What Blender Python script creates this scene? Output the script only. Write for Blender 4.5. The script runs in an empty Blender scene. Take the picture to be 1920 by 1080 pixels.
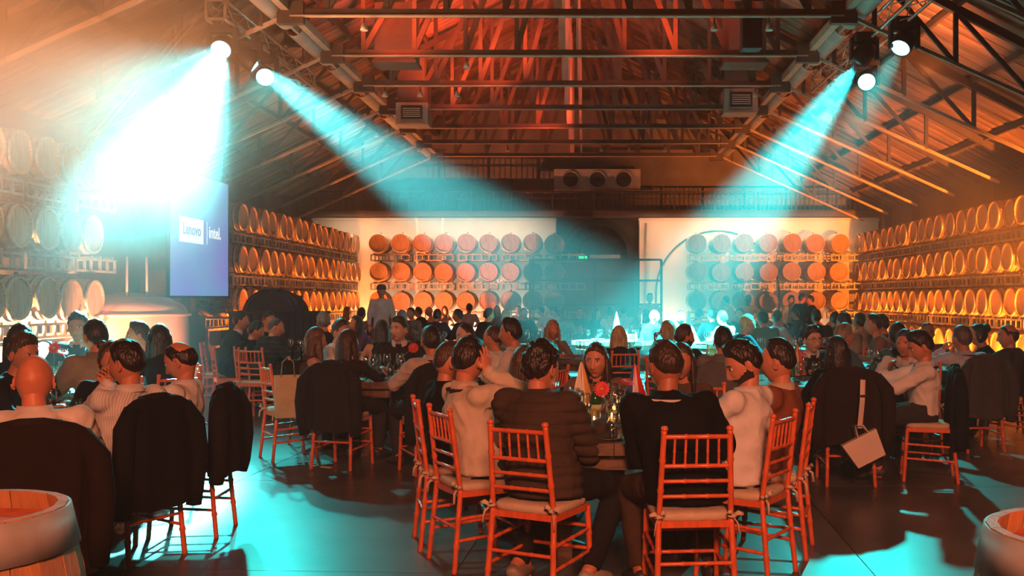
import bpy, bmesh, math, random
from mathutils import Vector, Matrix, noise as mnoise
PI = math.pi
SC = bpy.context.scene
COL = SC.collection
random.seed(7)

# ------------------------------------------------------------------ camera
F = 1867.0; VPX = 1100.0; VPY = 561.0; CH = 1.53
cam_d = bpy.data.cameras.new('camera'); cam = bpy.data.objects.new('camera', cam_d); COL.objects.link(cam)
cam.location = (0, 0, CH); cam.rotation_euler = (PI/2, 0, 0)
cam_d.sensor_width = 36; cam_d.lens = 36*F/1920
cam_d.shift_x = (960-VPX)/1920; cam_d.shift_y = (VPY-540)/1920
cam_d.clip_start = 0.05; cam_d.clip_end = 200
SC.camera = cam
def PX(px, Z): return (px-VPX)*Z/F
def PH(py, Z): return CH-(py-VPY)*Z/F

# ------------------------------------------------------------------ world, exposure, render quality
w = bpy.data.worlds.new('world'); SC.world = w; w.use_nodes = True
w.node_tree.nodes['Background'].inputs[0].default_value = (0.9, 0.42, 0.25, 1)
w.node_tree.nodes['Background'].inputs[1].default_value = 0.010
vs_ = w.node_tree.nodes.new('ShaderNodeVolumeScatter')      # thin even stage haze
vs_.inputs['Color'].default_value = (1, 1, 1, 1); vs_.inputs['Density'].default_value = 0.0045; vs_.inputs['Anisotropy'].default_value = 0.05
w.node_tree.links.new(vs_.outputs[0], w.node_tree.nodes['World Output'].inputs['Volume'])
SC.view_settings.view_transform = 'Standard'; SC.view_settings.look = 'None'
SC.view_settings.exposure = 0.0; SC.view_settings.gamma = 1.0
SC.view_settings.use_curve_mapping = False
cy = SC.cycles
cy.max_bounces = 5; cy.diffuse_bounces = 2; cy.glossy_bounces = 3; cy.transmission_bounces = 4
cy.volume_bounces = 0; cy.transparent_max_bounces = 10
cy.caustics_reflective = False; cy.caustics_refractive = False
cy.sample_clamp_indirect = 4.0; cy.sample_clamp_direct = 0.0
cy.use_adaptive_sampling = True; cy.adaptive_threshold = 0.06; cy.adaptive_min_samples = 12
cy.volume_step_rate = 2.5; cy.volume_max_steps = 96
cy.use_denoising = True
try: cy.denoiser = 'OPENIMAGEDENOISE'
except Exception: pass

# ------------------------------------------------------------------ lights
def spot(name, loc, target, col, power, deg, blend=0.35, size=0.12):
    l = bpy.data.lights.new(name, 'SPOT'); l.energy = power; l.color = col
    l.spot_size = math.radians(deg); l.spot_blend = blend; l.shadow_soft_size = size
    o = bpy.data.objects.new(name, l); COL.objects.link(o); o.location = loc
    o.rotation_euler = (Vector(target)-Vector(loc)).to_track_quat('-Z', 'Y').to_euler()
    return o
def point(name, loc, col, power, size=0.1):
    l = bpy.data.lights.new(name, 'POINT'); l.energy = power; l.color = col; l.shadow_soft_size = size
    o = bpy.data.objects.new(name, l); COL.objects.link(o); o.location = loc; return o
def area(name, loc, target, col, power, sx, sy):
    l = bpy.data.lights.new(name, 'AREA'); l.energy = power; l.color = col; l.shape = 'RECTANGLE'; l.size = sx; l.size_y = sy
    o = bpy.data.objects.new(name, l); COL.objects.link(o); o.location = loc
    o.rotation_euler = (Vector(target)-Vector(loc)).to_track_quat('-Z', 'Y').to_euler(); return o
CYAN = (0.0, 0.86, 0.80); CYANW = (0.16, 0.90, 0.92); AMBER = (1.0, 0.21, 0.016); WARM = (1.0, 0.62, 0.30); RED = (1.0, 0.075, 0.016)
# moving heads: (lens position, aim point, colour, power, cone, blend)
HEADS = [
    ((-5.70, 15.5, 5.40), (-4.6, 8.8, 0.6), (0.20, 0.92, 0.95), 110000, 22, 0.8),
    ((-5.48, 16.6, 5.42), (1.0, 18.2, 0.6), (0.08, 0.88, 0.92), 260000, 24, 0.6),
    ((-5.62, 17.4, 5.40), (-1.7, 6.0, 0.0), CYAN, 1500, 28, 0.5),
    ((4.50, 16.6, 5.45), (1.2, 18.4, 0.6), (0.03, 0.86, 0.86), 270000, 29, 0.6),
    ((4.95, 17.6, 5.36), (2.6, 6.6, 0.0), CYAN, 2500, 34, 0.5),
    ((4.87, 15.5, 5.42), (1.6, 12.5, 0.6), CYAN, 40000, 17, 0.5),
]
for i, (p, t, c, e, d, b) in enumerate(HEADS):
    spot('moving_head_beam', p, t, c, e, d, b, 0.13)
spot('haze_glow_fill', (-5.70, 15.4, 5.35), (-5.6, 10.4, 1.6), (0.02, 0.85, 0.86), 5500, 54, 1.0, 0.13)  # added wide spot at the first lamp, imitates glow scattered through the haze
# warm red-orange wash from behind the camera
spot('warm_front_wash', (0.6, -5.0, 5.2), (0.0, 5.0, 0.2), (1.0, 0.30, 0.15), 5600, 54, 0.7, 0.9)
# amber uplights standing in front of the barrel walls
for k in (0, 2, 5, 7, 9, 12, 14, 17):
    spot('amber_uplight_right', (8.36, 18.9+0.66*(k+0.5), 0.10), (8.75, 18.9+0.66*(k+0.9), 2.4), AMBER, 420, 120, 0.7, 0.04)
for k in (0, 2, 5, 8, 10, 13, 15):
    spot('amber_uplight_left', (-7.12, 21.3+0.66*(k+0.5), 0.10), (-7.5, 21.3+0.66*(k+0.9), 2.4), AMBER, 420, 120, 0.7, 0.04)
for y in (20.5, 24.5, 28.5):
    spot('amber_wash_right', (7.4, y, 0.12), (9.0, y+0.4, 2.6), AMBER, 260, 120, 0.8, 0.05)
    spot('amber_wash_left', (-6.2, y+1.5, 0.12), (-8.0, y+1.9, 2.6), AMBER, 300, 120, 0.8, 0.05)
for y in (12.2, 13.6, 15.0):
    spot('warm_uplight_near_left', (-7.9, y-0.3, 0.2), (-7.9, y, 3.2), (1.0, 0.42, 0.15), 2600, 140, 0.8, 0.06)
spot('amber_flood_left', (-6.9, 7.6, 0.3), (-6.0, 11.0, 4.6), (1.0, 0.30, 0.11), 6500, 62, 0.9, 0.1)
spot('amber_flood_right', (8.3, 13.0, 0.3), (8.5, 22.0, 3.4), AMBER, 30000, 46, 0.9, 0.1)
spot('vat_fill_light', (-6.0, 13.9, 0.2), (-7.2, 15.6, 1.3), (1.0, 0.40, 0.2), 900, 80, 0.9, 0.05)  # added spot without a fixture, turns the vat more orange
# warm white area lamps added unseen, low and high, to light the end wall evenly
for x, sx in ((-4.9, 6.5), (4.9, 6.5)):
    area('end_wall_fill', (x, 31.95, 0.15), (x, 32.35, 2.3), (1.0, 0.63, 0.38), 170, sx, 0.1)
    area('end_wall_fill', (x, 31.3, 4.12), (x, 32.35, 1.2), (1.0, 0.63, 0.38), 95, sx, 0.1)
spot('amber_side_back_left', (-5.4, 27.6, 0.2), (-3.4, 31.2, 2.2), (1.0, 0.22, 0.07), 2600, 100, 0.9, 0.05)
# red lamps without fixtures, unseen between the trusses, shining up at the boards
for x, y, tx, ty, p_ in ((-3.6, 17.2, -3.4, 19.2, 900), (-1.6, 19.8, -2.4, 21.6, 1100), (-3.0, 22.4, -3.2, 24.2, 800), (1.3, 17.2, 1.6, 19.6, 600), (3.0, 19.8, 3.4, 21.6, 380), (-0.9, 25.0, -1.6, 27.5, 420), (5.6, 16.4, 6.4, 18.5, 420)):
    spot('red_roof_uplight', (x, y, 6.22 if x < 5 else 5.2), (tx, ty, 8.6), RED if x < 5 else (1.0, 0.2, 0.03), p_*1.05, 130, 0.9, 0.05)
spot('amber_truss_light', (0.0, 6.0, 4.6), (0.0, 19.0, 6.0), (1.0, 0.30, 0.08), 120, 100, 0.9, 0.2)

# ------------------------------------------------------------------ materials
MATS = {}
def newmat(name):
    m = bpy.data.materials.new(name); m.use_nodes = True; MATS[name] = m
    nt = m.node_tree; return m, nt, nt.nodes['Principled BSDF']
def N(nt, t, **kw):
    n = nt.nodes.new(t)
    for k, v in kw.items():
        if k.startswith('i_'):
            n.inputs[int(k[2:])].default_value = v
        else: setattr(n, k, v)
    return n
def mat(name, col, rough=0.6, metal=0.0, var=0.15, scale=6.0, bump=0.0, bscale=40.0, objcol=False, stretch=(1,1,1), spec=None, sheen=0):
    """noise-varied surface; objcol multiplies in the object's own colour"""
    m, nt, b = newmat(name); L = nt.links
    tc = N(nt, 'ShaderNodeTexCoord'); mp = N(nt, 'ShaderNodeMapping'); mp.inputs['Scale'].default_value = stretch
    L.new(tc.outputs['Object'], mp.inputs['Vector'])
    nz = N(nt, 'ShaderNodeTexNoise'); nz.inputs['Scale'].default_value = scale; nz.inputs['Detail'].default_value = 3
    L.new(mp.outputs[0], nz.inputs['Vector'])
    mr = N(nt, 'ShaderNodeMapRange'); mr.inputs[1].default_value = 0.3; mr.inputs[2].default_value = 0.7
    mr.inputs[3].default_value = 1-var; mr.inputs[4].default_value = 1+var
    L.new(nz.outputs['Fac'], mr.inputs[0])
    mx = N(nt, 'ShaderNodeVectorMath', operation='SCALE')
    if objcol:
        oi = N(nt, 'ShaderNodeObjectInfo'); L.new(oi.outputs['Color'], mx.inputs[0])
    else: mx.inputs[0].default_value = col[:3]
    L.new(mr.outputs[0], mx.inputs['Scale']); L.new(mx.outputs[0], b.inputs['Base Color'])
    b.inputs['Roughness'].default_value = rough; b.inputs['Metallic'].default_value = metal
    if spec is not None: b.inputs['Specular IOR Level'].default_value = spec
    if sheen: b.inputs['Sheen Weight'].default_value = sheen
    if bump:
        n2 = N(nt, 'ShaderNodeTexNoise'); n2.inputs['Scale'].default_value = bscale; n2.inputs['Detail'].default_value = 2
        L.new(mp.outputs[0], n2.inputs['Vector'])
        bp = N(nt, 'ShaderNodeBump'); bp.inputs['Strength'].default_value = bump; bp.inputs['Distance'].default_value = 0.02
        L.new(n2.outputs['Fac'], bp.inputs['Height']); L.new(bp.outputs[0], b.inputs['Normal'])
    return m
def emis(name, col, s):
    m, nt, b = newmat(name)
    b.inputs['Base Color'].default_value = (0.02, 0.02, 0.02, 1)
    b.inputs['Emission Color'].default_value = (*col, 1); b.inputs['Emission Strength'].default_value = s
    return m
def glassmat(name, tint=(1, 1, 1), edge=0.06, rough=0.02):
    m = bpy.data.materials.new(name); m.use_nodes = True; MATS[name] = m; nt = m.node_tree; L = nt.links
    for n in list(nt.nodes): nt.nodes.remove(n)
    out = N(nt, 'ShaderNodeOutputMaterial'); mix = N(nt, 'ShaderNodeMixShader')
    tr = N(nt, 'ShaderNodeBsdfTransparent'); tr.inputs[0].default_value = (*tint, 1)
    gl = N(nt, 'ShaderNodeBsdfGlossy'); gl.inputs['Roughness'].default_value = rough
    lw = N(nt, 'ShaderNodeLayerWeight'); lw.inputs['Blend'].default_value = 0.32
    mr = N(nt, 'ShaderNodeMapRange'); mr.inputs[3].default_value = edge; mr.inputs[4].default_value = 0.75
    L.new(lw.outputs['Facing'], mr.inputs[0]); L.new(mr.outputs[0], mix.inputs[0])
    L.new(tr.outputs[0], mix.inputs[1]); L.new(gl.outputs[0], mix.inputs[2]); L.new(mix.outputs[0], out.inputs[0])
    return m

M_oak = mat('barrel_oak', (0.50, 0.30, 0.15), 0.55, var=0.3, scale=5, bump=0.15, bscale=30, stretch=(6, 1, 6))
M_oakhead = mat('barrel_head_oak', (0.40, 0.25, 0.15), 0.6, var=0.25, scale=4, bump=0.1, bscale=20, stretch=(9, 1, 1))
M_hoop = mat('hoop_steel', (0.42, 0.40, 0.38), 0.42, 0.8, var=0.25, scale=9)
M_rack = mat('rack_steel', (0.45, 0.42, 0.38), 0.5, 0.3, var=0.2, scale=8)
M_steel = mat('roof_steel', (0.065, 0.05, 0.042), 0.6, 0.1, var=0.2, scale=4)
M_chord = mat('chord_painted_lit', (0.40, 0.32, 0.25), 0.5, 0.0, var=0.2, scale=4)  # paler than roof_steel: light on chords and flanges put into the colour
M_board = mat('roof_board', (1, 1, 1), 0.75, var=0.6, scale=1.3, bump=0.3, bscale=14, stretch=(1, 5, 1), objcol=True)
M_floor = mat('polished_concrete', (0.085, 0.086, 0.085), 0.34, var=0.55, scale=1.3, bump=0.05, bscale=7, spec=0.5)
M_gap = mat('floor_joint', (0.03, 0.03, 0.03), 0.9)
M_white = mat('white_plaster', (0.80, 0.76, 0.70), 0.85, var=0.06, scale=1.5, bump=0.08, bscale=10)
M_grey = mat('grey_plaster', (0.17, 0.15, 0.14), 0.85, var=0.25, scale=1.2, bump=0.1, bscale=9)
M_dark = mat('dark_wall', (0.09, 0.075, 0.065), 0.85, var=0.3, scale=1.3)
M_black = mat('matt_black', (0.018, 0.018, 0.020), 0.7, var=0.2, scale=8)
M_blackm = mat('black_metal', (0.03, 0.03, 0.032), 0.4, 0.4, var=0.2, scale=10)
M_alu = mat('truss_aluminium', (0.62, 0.60, 0.57), 0.38, 0.85, var=0.15, scale=9)
M_galv = mat('unit_sheet_metal', (0.46, 0.43, 0.40), 0.55, 0.3, var=0.15, scale=3)
M_copper = mat('vat_copper', (0.72, 0.42, 0.30), 0.42, 0.35, var=0.12, scale=2)
M_tabwood = mat('table_wood', (0.13, 0.075, 0.045), 0.42, var=0.4, scale=4, bump=0.1, bscale=30, stretch=(1, 8, 8))
M_chair = mat('chair_gold_wood', (0.66, 0.125, 0.035), 0.30, 0.0, var=0.15, scale=14, stretch=(3, 3, 1))
M_cush = mat('cushion_cotton', (0.55, 0.42, 0.30), 0.9, var=0.08, scale=12, bump=0.2, bscale=60)
M_pane = glassmat('fanlight_glass', (0.45, 0.5, 0.45), 0.03, 0.5)
M_meshp = glassmat('tinted_screen', (0.55, 0.56, 0.55), 0.03, 0.3)
M_glass = glassmat('clear_glass', (0.97, 0.985, 0.985), 0.10, 0.06)
M_wine = mat('red_wine', (0.05, 0.004, 0.008), 0.1, var=0.05)
M_lens = emis('lit_lens', (0.30, 1.0, 1.0), 5)

# ------------------------------------------------------------------ mesh helpers
class MB:
    def __init__(s): s.v = []; s.f = []; s.m = []
    def add(s, vs, fs, mi=0):
        o = len(s.v); s.v.extend(vs); s.f.extend([tuple(i+o for i in f) for f in fs]); s.m.extend([mi]*len(fs)); return s
    def box(s, c, d, rot=None, mi=0):
        hx, hy, hz = d[0]/2, d[1]/2, d[2]/2
        vs = [Vector((x*hx, y*hy, z*hz)) for x in (-1, 1) for y in (-1, 1) for z in (-1, 1)]
        if rot is not None: vs = [rot @ v for v in vs]
        vs = [tuple(v+Vector(c)) for v in vs]
        return s.add(vs, [(0,1,3,2),(4,6,7,5),(0,4,5,1),(2,3,7,6),(0,2,6,4),(1,5,7,3)], mi)
    def bar(s, a, b, w_, h_, mi=0, up=(0, 0, 1)):
        a = Vector(a); b = Vector(b); d = b-a; L = d.length
        if L < 1e-6: return s
        z = d/L; u = Vector(up)
        if abs(z.dot(u)) > 0.98: u = Vector((0, 1, 0))
        x = u.cross(z).normalized(); y = z.cross(x)
        R = Matrix((x, y, z)).transposed()
        return s.box((a+b)/2, (w_, h_, L), R, mi)
    def tube(s, pts, rad, seg=8, cap=True, mi=0, ref=None, ph=0.0):
        """pts: centres; rad: r or (rx, ry) for each"""
        pts = [Vector(p) for p in pts]; n = len(pts)
        if not isinstance(rad, list): rad = [rad]*n
        rad = [(r, r) if not isinstance(r, (tuple, list)) else r for r in rad]
        T = []
        for i in range(n):
            a = pts[max(i-1, 0)]; b = pts[min(i+1, n-1)]
            t = (b-a); T.append(t.normalized() if t.length > 1e-9 else Vector((0, 0, 1)))
        r0 = Vector(ref) if ref is not None else (Vector((1, 0, 0)) if abs(T[0].x) < 0.9 else Vector((0, 1, 0)))
        vs = []; X = None
        for i in range(n):
            base = r0 if (X is None or ref is not None) else X
            X = base - T[i]*base.dot(T[i])
            X = X.normalized() if X.length > 1e-6 else T[i].orthogonal().normalized()
            Y = T[i].cross(X)
            for k in range(seg):
                a = 2*PI*k/seg+ph
                vs.append(tuple(pts[i]+X*(rad[i][0]*math.cos(a))+Y*(rad[i][1]*math.sin(a))))
        fs = []
        for i in range(n-1):
            for k in range(seg):
                k2 = (k+1) % seg
                fs.append((i*seg+k, i*seg+k2, (i+1)*seg+k2, (i+1)*seg+k))
        if cap:
            fs.append(tuple(range(seg-1, -1, -1))); fs.append(tuple((n-1)*seg+k for k in range(seg)))
        return s.add(vs, fs, mi)
    def lathe(s, prof, seg=20, c=(0, 0, 0), mi=0, axis='Z', a0=0.0, a1=2*PI):
        full = abs((a1-a0)-2*PI) < 1e-6
        n = seg if full else seg+1
        vs = []
        for r, z in prof:
            for k in range(n):
                a = a0+(a1-a0)*k/seg
                x, y = r*math.cos(a), r*math.sin(a)
                p = (x, y, z) if axis == 'Z' else (x, z, y)
                vs.append((p[0]+c[0], p[1]+c[1], p[2]+c[2]))
        fs = []
        for i in range(len(prof)-1):
            for k in range(seg):
                k2 = (k+1) % n
                q = (i*n+k, i*n+k2, (i+1)*n+k2, (i+1)*n+k)
                fs.append(q if axis == 'Z' else q[::-1])
        return s.add(vs, fs, mi)
    def ell(s, c, r, R=None, seg=14, rings=9, mi=0):
        vs = []; c = Vector(c)
        for i in range(1, rings):
            th = PI*i/rings
            for k in range(seg):
                a = 2*PI*k/seg
                p = Vector((r[0]*math.sin(th)*math.cos(a), r[1]*math.sin(th)*math.sin(a), r[2]*math.cos(th)))
                if R is not None: p = R @ p
                vs.append(tuple(c+p))
        t = Vector((0, 0, r[2])); b = Vector((0, 0, -r[2]))
        if R is not None: t = R @ t; b = R @ b
        vs.append(tuple(c+t)); vs.append(tuple(c+b)); ti = len(vs)-2; bi = ti+1
        fs = []
        for i in range(rings-2):
            for k in range(seg):
                k2 = (k+1) % seg
                fs.append((i*seg+k, (i+1)*seg+k, (i+1)*seg+k2, i*seg+k2))
        for k in range(seg):
            k2 = (k+1) % seg
            fs.append((ti, k, k2)); fs.append((bi, (rings-2)*seg+k2, (rings-2)*seg+k))
        return s.add(vs, fs, mi)
    def xf(s, M, start=0):
        for i in range(start, len(s.v)): s.v[i] = tuple(M @ Vector(s.v[i]))
        return s
    def mesh(s, name, mats, smooth=False):
        me = bpy.data.meshes.new(name); me.from_pydata(s.v, [], s.f); me.update()
        for m in (mats if isinstance(mats, (list, tuple)) else [mats]): me.materials.append(m)
        if any(s.m): me.polygons.foreach_set('material_index', s.m)
        me.polygons.foreach_set('use_smooth', [bool(smooth)]*len(s.f))
        return me
    def build(s, name, mats, parent=None, smooth=False, loc=(0, 0, 0)):
        return link(name, s.mesh(name, mats, smooth), parent, loc)
def link(name, me, parent=None, loc=(0, 0, 0)):
    o = bpy.data.objects.new(name, me); COL.objects.link(o); o.location = loc
    if parent is not None: o.parent = parent
    return o
def empty(name, loc=(0, 0, 0), rz=0.0):
    o = bpy.data.objects.new(name, None); COL.objects.link(o); o.location = loc; o.rotation_euler = (0, 0, rz); o.empty_display_size = 0.1; return o
def tag(o, label, cat, group=None):
    o['label'] = label; o['category'] = cat
    if group: o['group'] = group
    return o
def struct(o): o['kind'] = 'structure'; return o
def kids(o): return KIDS.get(o.name) or list(o.children)
KIDS = {}
def copy_tree(o, loc=None, rz=None, par=None, only_root=False):
    c = o.copy(); COL.objects.link(c)
    if par is not None: c.parent = par
    if loc is not None: c.location = loc
    if rz is not None: c.rotation_euler = (0, 0, rz)
    if not only_root:
        ch = KIDS.get(o.name)
        if ch is None: ch = list(o.children); KIDS[o.name] = ch
        for k in ch: copy_tree(k, par=c)
    return c
ORD = ['first', 'second', 'third', 'fourth', 'fifth', 'sixth', 'seventh', 'eighth', 'ninth', 'tenth', 'eleventh', 'twelfth',
       'thirteenth', 'fourteenth', 'fifteenth', 'sixteenth', 'seventeenth', 'eighteenth', 'nineteenth', 'twentieth']
# ================================================================== STRUCTURE
WALLZ = 33.0
# floor: slabs separated by recessed joints, turned 2.8 degrees like the joints in the photo
fl = MB(); fl.box((0, 14, -0.09), (24, 44, 0.14)); floor = struct(fl.build('floor', M_gap))
slab = MB(); sw, sl = 2.33, 2.75; g = 0.007
slab.box((0, 0, -0.01), (sw-g, sl-g, 0.02)); slab_me = slab.mesh('slab', M_floor)
rot = math.radians(-2.8)
for i in range(-5, 6):
    for j in range(-3, 13):
        if j < 0 and abs(i) > 2: continue
        lx, ly = (i+0.06)*sw+0.02, (j+0.5)*sl+0.02
        X = lx*math.cos(rot)-ly*math.sin(rot)*0-math.tan(rot)*(ly)*0 + ly*math.sin(-rot); Y = ly*math.cos(rot)+lx*math.sin(rot)
        if abs(X) > 10.8 or Y > 34.5: continue
        s_ = link('slab', slab_me, floor, (X, Y, 0)); s_.rotation_euler = (0, 0, rot)

# end wall (gable) -----------------------------------------------------------
RX, RH, SL = -0.3, 9.55, 0.52
def roofh(x): return RH-SL*abs(x-RX)
gb = MB()
pts = [(-9.6, 0), (9.6, 0), (9.6, roofh(9.6)+0.25), (RX, RH+0.25), (-9.6, roofh(-9.6)+0.25)]
n5 = len(pts)
gb.add([(x, WALLZ, z) for x, z in pts]+[(x, WALLZ+0.3, z) for x, z in pts],
       [(0, 1, 2, 3, 4), (9, 8, 7, 6, 5)]+[(i, i+5, (i+1) % 5+5, (i+1) % 5) for i in range(5)])
struct(gb.build('wall_back', M_grey))
# side walls and a far rear wall behind the camera
for nm, x in (('wall_left', -9.7), ('wall_right', 9.7)):
    b = MB(); b.box((x, 13.5, 2.5), (0.2, 39.5, 5.0)); struct(b.build(nm, M_dark))
    # a brick pier every bay
    for k in range(7):
        pr = MB(); pr.box((x-math.copysign(0.2, x), 15.92+2.6*k, 2.4), (0.24, 0.35, 4.8)); struct(pr.build('trim_%d' % (k+1+(7 if x > 0 else 0)), M_dark))
# white plaster end panels below the gallery
for nm, x0, x1 in (('wall_end_left', -8.9, PX(1042, 32.4)), ('wall_end_right', PX(1199, 32.4), 9.5)):
    b = MB(); b.box(((x0+x1)/2, 32.7, 2.09), (x1-x0, 0.6, 4.18)); struct(b.build(nm, M_white))
    c = MB(); c.box(((x0+x1)/2, 32.38, 4.12), (x1-x0+0.06, 0.12, 0.06)); struct(c.build('trim_%d' % (21 if x0 < 0 else 22), M_white))
# blind arch moulding on the right panel
ar = MB(); acx, acz, R_ = PX(1345, 32.4), 1.75, 2.0
pts = [(acx+R_*math.cos(a), 32.37, acz+R_*math.sin(a)) for a in [PI*k/28 for k in range(29)]]
pts = [(acx+R_, 32.37, 0.02)]+pts+[(acx-R_, 32.37, 0.02)]
ar.tube(pts, (0.025, 0.03), 6); struct(ar.build('trim_31', M_dark))
# downpipe stain / pipe on the right panel
pp = MB(); pp.tube([(PX(1211, 32.4), 32.36, 4.0), (PX(1211, 32.4), 32.36, 0.05)], 0.035, 8); tag(pp.build('drainpipe', M_galv, smooth=True), 'thin pale drainpipe down the white wall right of the arched doorway', 'pipe')

# arched doorway with fanlight ------------------------------------------------
dcx = PX(1120, 32.6); dcz = 2.98
dr = MB()
for k in range(24):          # dark arch surround
    a0, a1 = PI*k/24, PI*(k+1)/24
    ri, ro = 0.98, 1.2
    q = [(dcx+r*math.cos(a), 32.62+dy, dcz+r*math.sin(a)) for a in (a0, a1) for r in (ri, ro) for dy in (0, 0.35)]
    dr.add(q, [(0, 2, 6, 4), (1, 5, 7, 3), (2, 3, 7, 6), (0, 4, 5, 1)])
dr.box((dcx-1.09, 32.8, dcz/2), (0.22, 0.35, dcz)); dr.box((dcx+1.09, 32.8, dcz/2), (0.22, 0.35, dcz))
door = struct(dr.build('door_1', M_black))
lf = MB(); lf.box((dcx-0.49, 32.86, 1.36), (0.97, 0.07, 2.7)); lf.build('leaf', M_dark, door)
lf = MB(); lf.box((dcx+0.49, 32.86, 1.36), (0.97, 0.07, 2.7)); lf.build('leaf', M_dark, door)
lt = MB(); lt.box((dcx+0.25, 32.75, PH(481, 32.7)), (1.0, 0.14, 0.12)); lt.build('lintel', M_galv, door)
win = struct(MB().box((dcx, 32.8, 2.82), (1.96, 0.12, 0.1)).build('window_1', M_black))
fr = MB()
for r in (0.62, 0.96):
    fr.tube([(dcx+r*math.cos(PI*k/20), 32.8, dcz+r*math.sin(PI*k/20)) for k in range(21)], 0.022, 6)
for k in range(1, 12):
    a = PI*k/12; fr.bar((dcx+0.62*math.cos(a), 32.8, dcz+0.62*math.sin(a)), (dcx+0.95*math.cos(a), 32.8, dcz+0.95*math.sin(a)), 0.025, 0.03)
for k in range(1, 5):
    a = PI*k/5; fr.bar((dcx, 32.8, dcz), (dcx+0.62*math.cos(a), 32.8, dcz+0.62*math.sin(a)), 0.02, 0.03)
fr.build('window_frame', M_black, win)
def pane(r0, r1, a0, a1):
    b = MB(); q = []
    for a in [a0+(a1-a0)*k/4 for k in range(5)]:
        for r in (r0, r1): q.append((dcx+r*math.cos(a), 32.83, dcz+r*math.sin(a)))
    b.add(q, [(2*k, 2*k+1, 2*k+3, 2*k+2) for k in range(4)]); b.build('pane', M_pane, win)
for k in range(12): pane(0.63, 0.95, PI*k/12+0.012, PI*(k+1)/12-0.012)
for k in range(5): pane(0.02, 0.61, PI*k/5+0.02, PI*(k+1)/5-0.02)

# green exit sign --------------------------------------------------------------
ex = MB(); ex.box((PX(1093, 32.2), 32.45, PH(483, 32.3)), (0.30, 0.05, 0.15)); ex.box((PX(1093, 32.2), 32.6, PH(483, 32.3)), (0.03, 0.3, 0.03)); sg = tag(ex.build('exit_sign', M_black), 'small glowing green exit sign left of the arched doorway', 'sign')
MB().box((PX(1093, 32.2), 32.42, PH(483, 32.3)), (0.27, 0.012, 0.12)).build('sign_face', emis('exit_green', (0.02, 0.8, 0.22), 1.6), sg)

# gallery ----------------------------------------------------------------------
struct(MB().box((0.2, 32.4, 4.27), (18.6, 1.15, 0.16)).build('ceiling_gallery', M_dark))
RZ = 31.86
rail = tag(empty('balcony_railing', (0, RZ, 4.35)), 'thin black steel railing along the gallery over the end wall', 'railing')
MB().box((0.2, 0, 0.62), (18.4, 0.05, 0.05)).build('top_rail', M_blackm, rail)
MB().box((0.2, 0, 0.40), (18.4, 0.03, 0.03)).build('middle_rail', M_blackm, rail)
MB().box((0.2, 0, 0.03), (18.4, 0.03, 0.03)).build('bottom_rail', M_blackm, rail)
post_me = MB().box((0, 0, 0.31), (0.06, 0.06, 0.66)).mesh('post', M_blackm)
for k in range(15): link('post', post_me, rail, (-8.9+1.3*k, 0, 0))
bal_me = MB().box((0, 0, 0.31), (0.018, 0.018, 0.6)).mesh('baluster', M_blackm)
for k in range(130):
    if k % 9: link('baluster', bal_me, rail, (-8.9+1.3*k/9, 0, 0))
for k in range(15, 1): pass

# three-fan cooling unit over the gallery ---------------------------------------
ux0, ux1 = PX(1039, 32.3), PX(1201, 32.3); uz0, uz1 = PH(355, 32.3), PH(317, 32.3)
un = MB(); un.box(((ux0+ux1)/2, 32.6, (uz0+uz1)/2), (ux1-ux0, 0.6, uz1-uz0)); unit = tag(un.build('cooling_unit', M_galv), 'grey cooling unit with three round fans above the gallery railing', 'cooler')
for px in (1070, 1120, 1169.5):
    fx, fz = PX(px, 32.3), PH(336.5, 32.3)
    a = MB(); a.lathe([(0.245, -0.02), (0.265, -0.05), (0.285, -0.02), (0.285, 0.0)], 24, (fx, 32.29, fz), axis='Y'); a.build('fan_ring', M_galv, unit, True)
    d = MB(); d.lathe([(0.0, 0.0), (0.25, 0.0)], 24, (fx, 32.292, fz), axis='Y'); d.build('fan_opening', M_black, unit)
    b = MB()
    for k in range(6):
        R = Matrix.Rotation(PI*k/3, 3, 'Y'); b.box(Vector((fx, 32.285, fz))+R @ Vector((0.12, 0, 0)), (0.2, 0.006, 0.07), R)
    b.ell((fx, 32.28, fz), (0.05, 0.02, 0.05)); b.build('fan_blades', M_blackm, unit)
shelf_ = tag(MB().box((PX(1108, 32), 32.05, 4.99), (4.6, 0.35, 0.05)).build('unit_tray', M_galv), 'long metal drip tray under the three-fan cooling unit', 'tray')

# mesh-screened partition in front of the doorway -------------------------------
pz = 29.6
part_ = tag(empty('screen_partition', (0, pz, 0)), 'dark framed screen partition standing before the arched doorway', 'partition')
xs = [PX(p, pz) for p in (994, 1115, 1197, 1240)]; zt = PH(487, pz)
for x in xs:
    MB().box((x, 0, zt/2), (0.07, 0.07, zt)).build('post', M_blackm, part_)
for z in (zt, PH(526, pz), PH(571, pz), 0.06):
    MB().box(((xs[0]+xs[-1])/2, 0, z), (xs[-1]-xs[0], 0.06, 0.06)).build('crossbar', M_blackm, part_)
for a, b in ((0, 1), (1, 2)):
    MB().box(((xs[a]+xs[b])/2, 0.01, zt/2), (xs[b]-xs[a]-0.07, 0.012, zt-0.06)).build('screen_panel', M_meshp, part_)

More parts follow.
